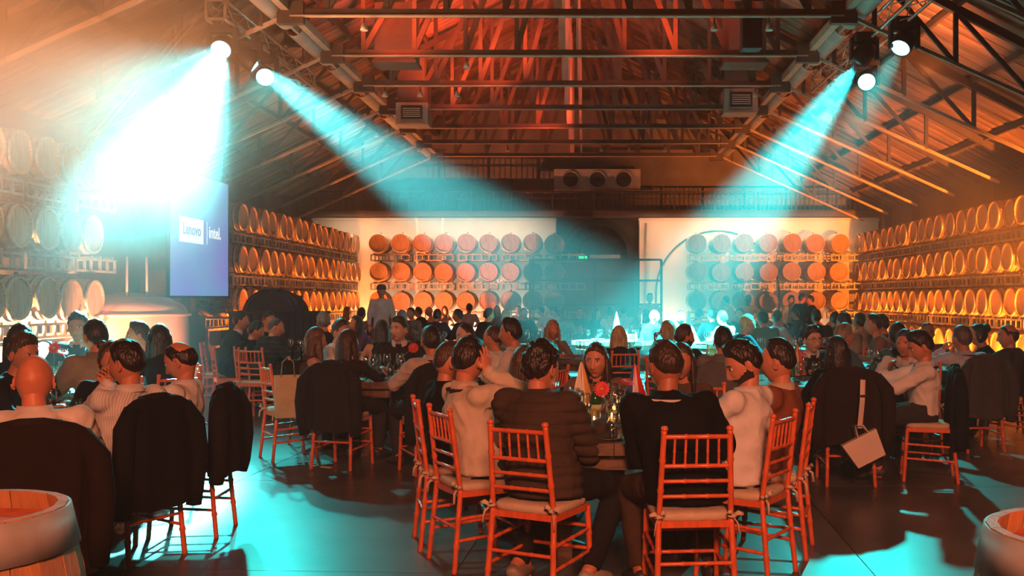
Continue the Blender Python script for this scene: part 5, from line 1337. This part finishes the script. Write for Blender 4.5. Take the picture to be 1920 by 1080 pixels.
# ---- third left table (by the black counter)
table(-3.85, 14.2, 'round table before the black counter', False); L3 = 'the table by the black counter'
person('n1', 'in a dark jacket with pale collar left of the black counter', 452, 584, 14.2, 78, 80, wear='suit', col=(0.03, 0.035, 0.04), hair='short', hcol=DH, lod=1, skin=SK, collar=WHT)
person('n2', 'in a dark coat leaning in beside the empty chair', 480, 602, 13.5, 62, 75, wear='jacket', col=DRK, hair='short', hcol=DH, lod=1, skin=SK, pitch=15, lean=22)
person('n3', 'in a dark quilted jacket behind the empty chair', 517, 596, 13.15, 45, 75, wear='puffer', col=(0.03, 0.035, 0.04), hair='crop', hcol=(0.06, 0.05, 0.045), lod=1, skin=SK, pitch=10)
person('n4', 'with dark hair half hidden beyond the quilted jacket', 505, 585, 14.6, 110, 120, wear='jacket', col=DRK, hair='short', hcol=DH, lod=2, skin=SK)
person('n5', 'with grey wavy hair in dark top before the barrels', 606, 586, 13.2, -40, -30, wear='top', col=DRK, hair='curly', hcol=GH, fem=True, lod=1, skin=SK)
for k in ('n1', 'n2', 'n3', 'n4', 'n5'): chair_for(k, k == 'n1')
chair(-4.20, 12.80, 10, 'empty wooden bamboo-style chair with a white cushion, left of the tote bag')
ring_set(-3.75, 14.0, L3, 6, 3, 4, 5, 0.5, 1)

# ---- middle left table
table(-1.92, 10.1, 'dark plank round table in the left middle crowded with glasses', True, 0.2); M1 = 'the left middle table'
person('p1', 'with long brown hair and a black headband, left middle', 592, 614, 9.75, 55, 62, wear='vest', col=(0.06, 0.04, 0.045), hair='long', hcol=(0.10, 0.055, 0.035), fem=True, lod=1, skin=SK, hl=0.46, pitch=4)
person('p2', 'with dark hair and pale shirt facing right, left middle', 640, 599, 10.6, 100, 118, wear='shirt', col=WHT, hair='short', hcol=DH, lod=1, skin=SK, extra=('lanyard',))
person('p3', 'with very long dark hair in black, left middle foreground', 658, 618, 9.35, 15, 35, at=(-2.22, 9.15), wear='top', col=(0.02, 0.018, 0.02), hair='long', hcol=(0.035, 0.02, 0.014), fem=True, lod=1, skin=SK, hl=0.48)
person('p4', 'in a dark sweater and white collar facing the camera', 748, 594, 10.9, 180, 205, wear='jacket', col=(0.02, 0.022, 0.026), hair='short', hcol=DH, lod=0, skin=(0.55, 0.34, 0.26), collar=(0.6, 0.6, 0.6), quiff=0.016)
person('p5', 'in a beige shirt, back turned, right of the left middle table', 806, 611, 9.05, -30, -25, at=(-1.43, 8.88), wear='shirt', col=(0.52, 0.42, 0.36), hair='short', hcol=DH, lod=1, skin=SK, extra=('lanyard',), lean=10)
person('p6', 'in a pale shirt looking down with cropped black hair', 873, 605, 10.9, 215, 240, wear='shirt', col=WHT, hair='crop', hcol=DH, lod=1, skin=(0.56, 0.36, 0.28), pitch=12)
person('p7', 'in a cyan-lit crumpled shirt with cropped hair, back turned', 925, 609, 9.75, -50, -60, wear='shirt', col=WHT, hair='crop', hcol=BH, lod=1, skin=SK)
person('p8', 'in a pale shirt with swept dark hair, profile to the left', 957, 598, 9.35, -68, -80, wear='shirt', col=(0.56, 0.52, 0.50), hair='short', hcol=DH, lod=1, skin=SK, quiff=0.02)
for k in ('p1', 'p2', 'p3', 'p4', 'p5', 'p6', 'p7', 'p8'): chair_for(k)
coat_for('p3', 'dark coat on the chair of the very long dark hair', (0.018, 0.016, 0.018), 2, bottom=0.36)
coat_for('p5', 'dark jacket on the chair of the beige shirt, left middle', (0.016, 0.016, 0.02), 5, bottom=0.30)
ring_set(-1.88, 9.95, M1, 12, 5, 5, 21, 0.42, 3)
gerbera(-2.0, 10.1, (PX(775, 10.1), 10.1, PH(652, 10.1)), (0.1, -1, 0.3), 'bright red gerbera in the vase on '+M1, 'gerbera on '+M1, True, 0.055)

# tote bag and dark bag at the left middle chairs
def tote(x, y, z, w_, h_, d_, rz, col, lab, name='tote_bag'):
    t = tag(empty(name, (x, y, z), rz), lab, 'bag'); q = MB(); n = 24; vs = []
    for zz, k, kd in ((0, 0.92, 0.9), (0.01, 0.97, 1.0), (h_*0.5, 1.0, 1.1), (h_*0.95, 1.02, 0.55), (h_, 1.02, 0.42)):
        for i in range(n):
            a = 2*PI*i/n; c_, s_ = math.cos(a), math.sin(a); vs.append((math.copysign(abs(c_)**0.35, c_)*w_/2*k, math.copysign(abs(s_)**0.35, s_)*d_/2*kd*(1+0.06*math.sin(5*a)), zz))
    q.add(vs, [(j*n+i, j*n+(i+1) % n, (j+1)*n+(i+1) % n, (j+1)*n+i) for j in range(4) for i in range(n)]+[tuple(range(n-1, -1, -1))]); b = q.build('bag_body', M_cloth, t, True); b.color = (*col, 1)
    for s in (-1, 1):
        k = MB(); k.tube([(-w_*0.25, s*d_*0.2, h_-0.02), (-w_*0.2, s*d_*0.15, h_+0.12), (0, s*d_*0.08, h_+0.17), (w_*0.2, s*d_*0.15, h_+0.12), (w_*0.25, s*d_*0.2, h_-0.02)], (0.006, 0.012), 6); c = k.build('handle', M_cloth, t, True); c.color = tuple(x_*0.6 for x_ in col)+(1,)
    return t
Z = 9.35; tote(PX(540, Z), Z, PH(783, Z), 0.25, 0.40, 0.11, 0.25, (0.50, 0.38, 0.22), 'tan paper tote bag hanging beside the black headband chair')
tote(PX(556, 9.6), 9.6, PH(722, 9.6), 0.20, 0.24, 0.10, 0.1, (0.014, 0.014, 0.016), 'small black bag hanging above the tan tote bag', 'handbag')

# ---- centre table beyond the foreground
table(0.30, 13.4, 'round table in the centre behind the long dark hair', False); C1 = 'the centre table'
person('c1', 'with long blonde hair, back turned in the centre', 1160, 611, 12.35, -8, -15, wear='top', col=DRK, hair='long', hcol=BL, fem=True, lod=1, skin=SK, hl=0.36)
person('c2', 'with dark beard and tied hair looking right', 1284, 609, 10.9, 40, 75, wear='jacket', col=DRK, hair='short', hcol=BH, lod=1, skin=SK, beard=1, pitch=0)
person('c3', 'with short dark hair in grey jacket, back turned right of centre', 1356, 613, 9.5, 8, 5, wear='suit', col=(0.16, 0.15, 0.15), hair='short', hcol=DH, lod=1, skin=SK, quiff=0.008)
person('c4', 'with wavy fair hair leaning in, left of the blonde', 1036, 600, 13.2, 170, 150, wear='top', col=GRY, hair='wavy', hcol=(0.25, 0.18, 0.10), fem=True, lod=1, skin=SK)
person('c5', 'with fair hair drinking from a tilted wine glass', 1252, 601, 12.3, -80, -85, wear='top', col=(0.3, 0.3, 0.28), hair='wavy', hcol=(0.3, 0.22, 0.12), fem=True, lod=1, skin=SK, hands={'R': dict(head=(0.02, 0.15, -0.12), k='grip', d=(0.2, -0.4, 1), p=(-1, 0, 0))})
for k in ('c1', 'c2', 'c3', 'c4', 'c5'): chair_for(k, k in ('c1', 'c3'))
coat_for('c3', 'grey jacket on the chair right of centre', (0.10, 0.10, 0.10), 3, bottom=0.36)
ring_set(0.30, 13.2, C1, 9, 3, 6, 31, 0.48, 1)
Z = 11.9; g_ = wineglass(PX(1208, Z), Z, 'tilted wine glass held to the mouth of the fair-haired drinker', 'glass held up in the centre'); g_.location.z = PH(627, Z); g_.rotation_euler = (0, math.radians(80), 0)

# ---- right middle table
table(2.10, 9.55, 'dark round table at right with a green and white flag', True, 0.5); R1 = 'the right middle table'
person('r1', 'with long black hair and black top, back turned at right', 1563, 631, 8.60, 2, -25, at=(2.16, 8.36), wear='top', col=BLK, hair='long', hcol=DH, fem=True, lod=1, skin=SK, hl=0.30, extra=('leopard',))
person('r2', 'in a white shirt looking at a phone, profile left', 1712, 620, 8.5, -76, -88, at=(2.86, 8.48), wear='shirt', col=(0.64, 0.62, 0.60), hair='short', hcol=DH, lod=0, skin=SK, lean=10, slump=8, pitch=22, sleeve=0.80, extra=('lanyard', 'tuck'), quiff=0.02, fat=0.95,
       hands={'R': dict(t=(0.46, -0.02, 0.88), k='relax', d=(1, -0.1, 0.25)), 'L': dict(t=(0.44, -0.12, 0.86), k='grip', d=(1, 0.3, 0.2))})
person('r3', 'with round glasses and curly dark hair facing the camera', 1524, 613, 10.35, 172, 165, wear='suit', col=DRK, hair='curly', hcol=DH, lod=0, skin=(0.55, 0.36, 0.27), extra=('glasses', 'lanyard_white'), collar=WHT)
person('r4', 'with short greying hair in a patterned shirt turned right', 1583, 607, 10.6, 140, 70, wear='shirt', col=TEAL, hair='short', hcol=(0.20, 0.16, 0.12), lod=1, skin=SK)
person('r5', 'in a teal sweater with dark hair behind the phone user', 1683, 606, 10.2, -15, 10, wear='jacket', col=(0.04, 0.13, 0.16), hair='short', hcol=DH, lod=1, skin=SK)
person('r6', 'in a pale shirt with dark tie, half hidden behind the phone user', 1697, 640, 9.75, 205, 215, wear='shirt', col=WHT, hair='short', hcol=DH, lod=1, skin=SK, extra=('lanyard',), hands={'R': dict(t=(0.50, 0.10, 0.84), k='grip', d=(0.5, 0, 0.8), p=(0, -1, 0))})
for k in ('r1', 'r2', 'r3', 'r4', 'r5', 'r6'): chair_for(k)
coat_for('r1', 'dark brown coat on the chair of the long black hair', (0.018, 0.010, 0.008), 6, bottom=0.36, w_=0.25)
coat_for('r2', 'black jacket on the chair of the phone user', BLK, 9, bottom=0.28)
ring_set(2.08, 9.4, R1, 9, 4, 5, 41, 0.45, 2)
flag(PX(1494, 9.3), 9.3, PH(643, 9.3), 'small green and white flag on a pole, on '+R1, [(0.03, 0.25, 0.10), (0.7, 0.7, 0.68), (0.5, 0.1, 0.03)], 0.30, 0.14)
gerbera(PX(1505, 9.45), 9.45, (PX(1506, 9.45), 9.45, PH(666, 9.45)), (0.3, -0.5, 0.8), 'dark red gerbera in the vase on '+R1, 'gerbera on '+R1, True, 0.05)
p = PEOPLE['r2']; hp_ = p['P0']+p['wr'][1]+p['f']*0.13
ph_ = tag(MB().box((0, 0, 0), (0.07, 0.145, 0.009)).build('phone', M_blackm, None, False, hp_+Vector((0, 0, 0.035))), 'black phone held by the white-shirted person at right', 'phone'); ph_.rotation_euler = (0.5, 0, math.radians(76))
MB().box((0, 0, 0.005), (0.062, 0.132, 0.001)).build('phone_screen', emis('phone_glow', (0.4, 0.8, 0.9), 0.8), ph_)
Z = 9.0; wineglass(PX(1643, Z), Z-0.05, 'stemmed glass of red wine held up beside the phone user', 'red wine by the phone user', True, PH(700, Z))
# white handbag on a long strap
Z = 7.88; hb = tag(empty('handbag', (PX(1634, Z), Z, PH(882, Z))), 'white leather handbag hanging by its long strap', 'bag')
q = MB(); R_ = Matrix.Rotation(math.radians(-27), 3, 'Y'); vs = [R_ @ Vector(v) for v in ((-0.12, -0.05, 0.02), (0.12, -0.05, 0.02), (0.15, -0.03, 0.23), (-0.15, -0.03, 0.23), (-0.12, 0.05, 0.02), (0.12, 0.05, 0.02), (0.15, 0.03, 0.23), (-0.15, 0.03, 0.23))]
q.add([tuple(v+Vector((0, 0, 0.06))) for v in vs], [(0, 1, 2, 3), (7, 6, 5, 4), (0, 4, 5, 1), (1, 5, 6, 2), (2, 6, 7, 3), (3, 7, 4, 0)]); M_wl = mat('white_leather', (0.62, 0.50, 0.43), 0.45, var=0.06); q.build('bag_body', M_wl, hb)
q = MB(); q.tube([(PX(1612, Z)-PX(1634, Z), 0, PH(803, Z)-PH(882, Z)), (PX(1615, Z)-PX(1634, Z), -0.03, PH(750, Z)-PH(882, Z)), (PX(1618, Z)-PX(1634, Z), 0.0, PH(712, Z)-PH(882, Z))], (0.020, 0.003), 8, ref=(1, 0, 0)); q.build('strap', M_wl, hb)
q = MB(); q.box((PX(1616.5, Z)-PX(1634, Z), -0.03, PH(742, Z)-PH(882, Z)), (0.046, 0.01, 0.02)); q.build('buckle', M_blackm, hb)
for o_ in (-0.02, 0.02):
    q = MB(); q.tube([R_ @ Vector((0.05, o_, 0.285)), R_ @ Vector((0.03, o_*1.5, 0.40)), R_ @ Vector((-0.03, o_*1.5, 0.42)), R_ @ Vector((-0.06, o_, 0.285))], (0.007, 0.004), 6); q.xf(Matrix.Translation((0.08, 0, -0.01))); q.build('handle', M_wl, hb, True)

# ---- far right table
table(3.72, 11.55, 'round table at the far right before the barrels', True, 0.3); R2 = 'the far right table'
person('s1', 'in a purple top with glasses facing the camera at right', 1739, 604, 12.6, 195, 185, wear='top', col=(0.14, 0.02, 0.10), hair='crop', hcol=DH, lod=1, skin=SKT, extra=('glasses',))
person('s2', 'in a pale shirt with short hair, raised hand, back turned at right', 1803, 611, 10.35, -8, -25, wear='shirt', col=LBL, hair='short', hcol=(0.08, 0.06, 0.05), lod=1, skin=SK, extra=('lanyard',), hands={'L': dict(head=(-0.13, 0.12, -0.12), k='grip', d=(0.2, 0.4, 1), p=(0, 1, 0))})
person('s3', 'with dark hair tied back, profile left at far right', 1834, 608, 11.9, -75, -75, wear='top', col=BLK, hair='bun', hcol=DH, fem=True, lod=1, skin=(0.55, 0.24, 0.16))
person('s4', 'with balding head and dark coat, profile left at far right', 1874, 607, 10.6, -50, -82, at=(4.56, 10.78), wear='jacket', col=(0.045, 0.035, 0.03), hair='bald', bal=0.075, hcol=(0.05, 0.03, 0.02), lod=0, skin=(0.55, 0.26, 0.17), pitch=2)
for k in ('s1', 's2', 's3', 's4'): chair_for(k)
coat_for('s2', 'dark grey coat on the chair of the raised hand', (0.05, 0.045, 0.04), 10, bottom=0.36)
coat_for('s4', 'dark coat on the rightmost chair by the barrels', (0.04, 0.03, 0.025), 12, bottom=0.42)
ring_set(3.68, 11.4, R2, 7, 3, 5, 51, 0.45, 1)

# ---- people of the rows behind
def zz(hy, h=1.335): return (CH-h)*F/(hy-VPY)
BGP = [  # key, look, px, py, face, wear, colour, hair, hair colour, fem
 ('b01', 'in an orange-lit top, long dark hair, left rear', 651, 575, 70, 'top', BRN, 'long', DH, 1), ('b02', 'in a tan shirt, back turned, left rear', 678, 577, 20, 'shirt', (0.3, 0.2, 0.13), 'short', DH, 0),
 ('b03', 'in a purple dress with long dark hair', 668, 592, -120, 'top', (0.10, 0.05, 0.12), 'long', DH, 1), ('b04', 'with long black hair beside the barrel corner', 704, 580, 10, 'top', DRK, 'long', DH, 1),
 ('b05', 'with reddish face between two dark heads', 718, 574, 175, 'top', BRN, 'long', DH, 1), ('b06', 'in black with short dark hair below the second barrel', 733, 575, -30, 'jacket', BLK, 'short', DH, 0),
 ('b07', 'with bare arm and long black hair, back turned', 716, 600, -15, 'vest', BLK, 'long', DH, 1), ('b08', 'with greying short hair in brown, back turned', 754, 582, 25, 'jacket', BRN, 'short', GH, 0),
 ('b09', 'in a pale top right of the greying head', 770, 577, -150, 'top', GRY, 'short', DH, 0), ('b10', 'in a dark jacket, profile left, below the third barrel', 784, 576, -80, 'jacket', DRK, 'short', DH, 0),
 ('b11', 'lit bright cyan with white hair facing left', 804, 576, -110, 'top', WHT, 'short', (0.5, 0.45, 0.35), 1), ('b12', 'in a dark suit, back turned, chair back showing', 820, 580, 10, 'suit', NAVY, 'short', DH, 0),
 ('b13', 'in a pale blouse left of the dark suit', 834, 574, 150, 'top', (0.4, 0.38, 0.36), 'long', BH, 1), ('b14', 'with bob hair and cyan face looking left', 858, 580, -75, 'jacket', DRK, 'short', DH, 0),
 ('b15', 'in a light blue shirt, back turned below the fifth barrel', 880, 569, 8, 'shirt', LBL, 'short', DH, 0), ('b16', 'in a dark jacket leaning right, rear centre', 917, 578, 60, 'jacket', DRK, 'short', DH, 0),
 ('b17', 'with wavy hair facing the camera, rear centre', 932, 573, 170, 'top', GRY, 'wavy', BH, 1), ('b18', 'with straight fair hair, back turned, rear centre', 948, 580, 5, 'top', TEAL, 'long', BL, 1),
 ('b19', 'in black facing the camera below the eighth barrel', 982, 578, 178, 'suit', BLK, 'short', DH, 0), ('b20', 'with brown hair beside the partition post', 972, 573, -160, 'top', BRN, 'short', BH, 0),
 ('b21', 'in a white shirt leaning forward to the left', 1014, 574, -75, 'shirt', WHT, 'short', DH, 0), ('b22', 'in a flat cap and pale shirt', 1038, 574, -90, 'shirt', WHT, 'short', DH, 0),
 ('b23', 'with dark skin in a grey suit before the partition', 1058, 577, 150, 'suit', GRY, 'crop', DH, 0), ('b24', 'in dim teal shirt with head bowed before the partition', 1087, 576, 160, 'shirt', TEAL, 'short', DH, 0),
 ('b25', 'with dark long hair in front of the doorway', 1118, 579, 120, 'top', BLK, 'long', DH, 1), ('b26', 'in a loose white shirt, back turned, before the doorway', 1143, 577, -15, 'shirt', WHT, 'short', DH, 0),
 ('b27', 'in a cyan-lit shirt right of the loose white shirt', 1169, 574, -25, 'shirt', LBL, 'short', DH, 0), ('b28', 'with long dark hair turned left below the standing waitress', 1211, 580, -60, 'top', DRK, 'long', DH, 1),
 ('b29', 'with shaved head glowing cyan, looking right', 1227, 580, 60, 'jacket', TEAL, 'none', DH, 0), ('b30', 'with bearded face facing the camera before the white wall', 1276, 581, 178, 'shirt', WHT, 'crop', DH, 0),
 ('b31', 'in a bright white shirt with jacket on the chair', 1311, 578, 5, 'shirt', (0.7, 0.7, 0.7), 'short', BH, 0), ('b32', 'in black, back turned, right of the bright white shirt', 1335, 578, -10, 'jacket', BLK, 'short', DH, 0),
 ('b33', 'in a pale green-lit shirt bending left', 1354, 583, -40, 'shirt', (0.35, 0.42, 0.38), 'short', BH, 0), ('b34', 'in a dark waistcoat with phone, under the right barrels', 1387, 578, -150, 'jacket', BLK, 'short', DH, 0),
 ('b35', 'lit strongly cyan with fair hair facing right', 1402, 590, 75, 'jacket', NAVY, 'short', BL, 0), ('b36', 'in a grey-green jacket, back turned under the right barrels', 1430, 583, -20, 'jacket', (0.10, 0.16, 0.13), 'short', DH, 0),
 ('b37', 'in a striped pale shirt leaning right', 1458, 583, 50, 'shirt', LBL, 'short', DH, 0), ('b38', 'in dark teal seated below the two standing people', 1490, 578, -70, 'jacket', TEAL, 'short', DH, 0),
 ('b39', 'in a dark jacket and pale shirt below the orange barrel', 1530, 580, -5, 'jacket', DRK, 'short', DH, 0), ('b40', 'in brown, half hidden by the dark jacket at right', 1566, 585, 20, 'shirt', BRN, 'short', DH, 0),
 ('b41', 'with grey shirt and dark hair left of the barrel corner', 1582, 586, -30, 'shirt', (0.3, 0.25, 0.2), 'short', DH, 0), ('b42', 'in a tan shirt before the right barrel wall', 1612, 587, -20, 'shirt', (0.42, 0.28, 0.20), 'short', DH, 0),
 ('b43', 'in a reddish shirt facing left by the right barrels', 1637, 589, -80, 'shirt', (0.22, 0.10, 0.07), 'short', DH, 0), ('b44', 'in a brown jacket behind the reddish shirt', 1652, 590, -60, 'jacket', BRN, 'short', DH, 0)]
for i, (k, d, px, py, fc, we, co, ha, hc_, fe) in enumerate(BGP):
    h_ = 1.335+0.02*math.sin(i*2.7)-(0.05 if fe else 0); Z = max(9.8, min(27.5, zz(py, h_)))+{'b44': 1.3, 'b22': -1.6, 'b40': 1.0, 'b05': 1.0, 'b09': 1.0, 'b20': 1.5, 'b13': 1.2, 'b34': 1.2, 'b37': 1.3, 'b16': -1.0}.get(k, 0)
    person(k, d, px, py, Z, fc, wear=we, col=co, hair=ha, hcol=hc_, fem=bool(fe), lod=2, skin=SKD if k == 'b23' else SK, beard=1 if k == 'b30' else 0, extra=('cap',) if k == 'b22' else (), hl=0.34)
    chair_for(k, k == 'b12')
coat_for('b31', 'teal-lit jacket on the chair of the bright white shirt', (0.10, 0.10, 0.10), 13, bottom=0.36)
# standing people along the end wall
for (k, d, px, py, Z, fc, co, le) in (('w1', 'standing in a pale shirt and cap before the left barrels', 715, 533, 21.5, 170, WHT, 2), ('w2', 'standing in white with tied hair beside the partition', 1218, 550, 27.5, 190, WHT, 3),
        ('w3', 'standing in white, leaning to serve, at the right barrels', 1360, 558, 27.0, -60, WHT, 14), ('w4', 'standing in a white shirt bending forward, arms spread', 1403, 553, 27.0, 175, WHT, 12),
        ('w5', 'standing in pale green shirt left of the dark-clad pair', 1484, 555, 27.0, 140, (0.4, 0.5, 0.45), 3), ('w6', 'standing in a dark jacket looking right, right rear', 1504, 550, 26.5, 60, BLK, 2), ('w7', 'standing in black beside the orange barrel', 1519, 556, 27.5, -80, BLK, 4)):
    person(k, d, px, py, Z, fc, wear='shirt' if co not in (BLK,) else 'jacket', col=co, hair='short' if k != 'w2' else 'bun', hcol=DH, lod=2, stand=True, lean=le, slump=4, skin=SKD if k == 'w4' else SK, extra=('cap',) if k == 'w1' else (), trou=BLK)
# tables of the rows behind
for i, (px, Z, d) in enumerate(((815, 18.0, 'below the third left barrel'), (905, 23.0, 'below the sixth left barrel'), (985, 16.6, 'left of the partition'), (1150, 18.6, 'in front of the doorway'), (1190, 22.5, 'right of the doorway'),
        (1285, 20.5, 'before the white wall'), (1370, 17.5, 'below the right barrels'), (1480, 14.6, 'right rear with bright glasses'), (1560, 18.5, 'by the right corner'), (700, 19.5, 'by the left corner'))):
    table(PX(px, Z), Z, 'round table '+d, False); ring_set(PX(px, Z), Z-0.1, 'the rear table '+d, 8, 3, 4, 60+i, 0.5, 1)
    if i in (3, 5, 8): flag(PX(px+6, Z), Z, 1.30, 'small pale flag on the rear table '+d, [(0.7, 0.7, 0.7), (0.5, 0.6, 0.65)], 0.34, 0.13)
# par can that glares beside the second left table
pc = tag(empty('par_can', (PX(86, 10.6), 10.6, 0.0)), 'glaring warm par can lamp on a short stand behind the second left table', 'stage light')
q = MB(); q.tube([(0, 0, 0), (0, 0, 0.86)], 0.02, 8); q.lathe([(0, 0), (0.16, 0), (0.16, 0.02), (0, 0.03)], 16); q.build('stand', M_blackm, pc, True)
q = MB(); q.lathe([(0, 0.16), (0.08, 0.15), (0.11, 0.02), (0.11, -0.06), (0.1, -0.06), (0.1, -0.03), (0, -0.03)], 20, (0, 0, 0.98), axis='Y'); q.build('can', M_blackm, pc, True)
q = MB(); q.lathe([(0, -0.035), (0.1, -0.035)], 20, (0, 0, 0.98), axis='Y'); q.build('lens', emis('par_lens', (1.0, 0.75, 0.5), 12), pc)
# a crumpled napkin on the floor under the left middle chair
tag(MB().box((0, 0, 0.012), (0.10, 0.07, 0.004), Matrix.Rotation(0.12, 3, 'Y')).build('paper_napkin', M_cush, None, False, (PX(612, 9.0), 9.0, 0.0)), 'white paper napkin lying on the floor at left middle', 'napkin')
# ================================================================== drifting smoke
def smoke(loc, size, dens, scale, lab, seed=0):
    sm = bpy.data.materials.new('smoke'); sm.use_nodes = True; nt = sm.node_tree
    for n_ in list(nt.nodes): nt.nodes.remove(n_)
    out = N(nt, 'ShaderNodeOutputMaterial'); vs_ = N(nt, 'ShaderNodeVolumeScatter'); vs_.inputs['Color'].default_value = (1, 1, 1, 1); vs_.inputs['Anisotropy'].default_value = 0.3
    tc = N(nt, 'ShaderNodeTexCoord'); mp = N(nt, 'ShaderNodeMapping'); mp.inputs['Scale'].default_value = tuple(2/v for v in size)
    nt.links.new(tc.outputs['Object'], mp.inputs['Vector'])
    ln = N(nt, 'ShaderNodeVectorMath', operation='LENGTH'); nt.links.new(mp.outputs[0], ln.inputs[0])
    r1 = N(nt, 'ShaderNodeMapRange'); r1.interpolation_type = 'SMOOTHSTEP'; r1.inputs[1].default_value = 1.0; r1.inputs[2].default_value = 0.15; r1.inputs[3].default_value = 0.0; r1.inputs[4].default_value = dens
    nt.links.new(ln.outputs['Value'], r1.inputs[0])
    m2 = N(nt, 'ShaderNodeMapping'); m2.inputs['Location'].default_value = (seed, seed*2, 0); nt.links.new(tc.outputs['Object'], m2.inputs['Vector'])
    nz = N(nt, 'ShaderNodeTexNoise'); nz.inputs['Scale'].default_value = scale; nz.inputs['Detail'].default_value = 3; nz.inputs['Distortion'].default_value = 0.6
    nt.links.new(m2.outputs[0], nz.inputs['Vector'])
    r2 = N(nt, 'ShaderNodeMapRange'); r2.inputs[1].default_value = 0.34; r2.inputs[2].default_value = 0.66; r2.inputs[3].default_value = 0.15; r2.inputs[4].default_value = 1.5
    nt.links.new(nz.outputs['Fac'], r2.inputs[0])
    mu = N(nt, 'ShaderNodeMath', operation='MULTIPLY'); nt.links.new(r1.outputs[0], mu.inputs[0]); nt.links.new(r2.outputs[0], mu.inputs[1]); nt.links.new(mu.outputs[0], vs_.inputs['Density'])
    nt.links.new(vs_.outputs[0], out.inputs['Volume'])
    q = MB(); q.box((0, 0, 0), size); o = q.build('smoke', sm, None, False, loc); o['kind'] = 'stuff'; o['label'] = lab
smoke((-6.3, 13.5, 4.1), (6.6, 9.4, 5.8), 0.055, 0.7, 'drifting pale smoke in front of the left lighting truss')
smoke((-5.9, 10.6, 4.8), (5.4, 6.6, 6.4), 0.30, 0.6, 'thick smoke drifting at the left wall above the tables', 3)
smoke((7.3, 16.5, 4.0), (4.6, 15.0, 6.8), 0.06, 0.5, 'thin amber lit smoke along the right barrel wall', 7)
bpy.data.scenes.remove(TMP)
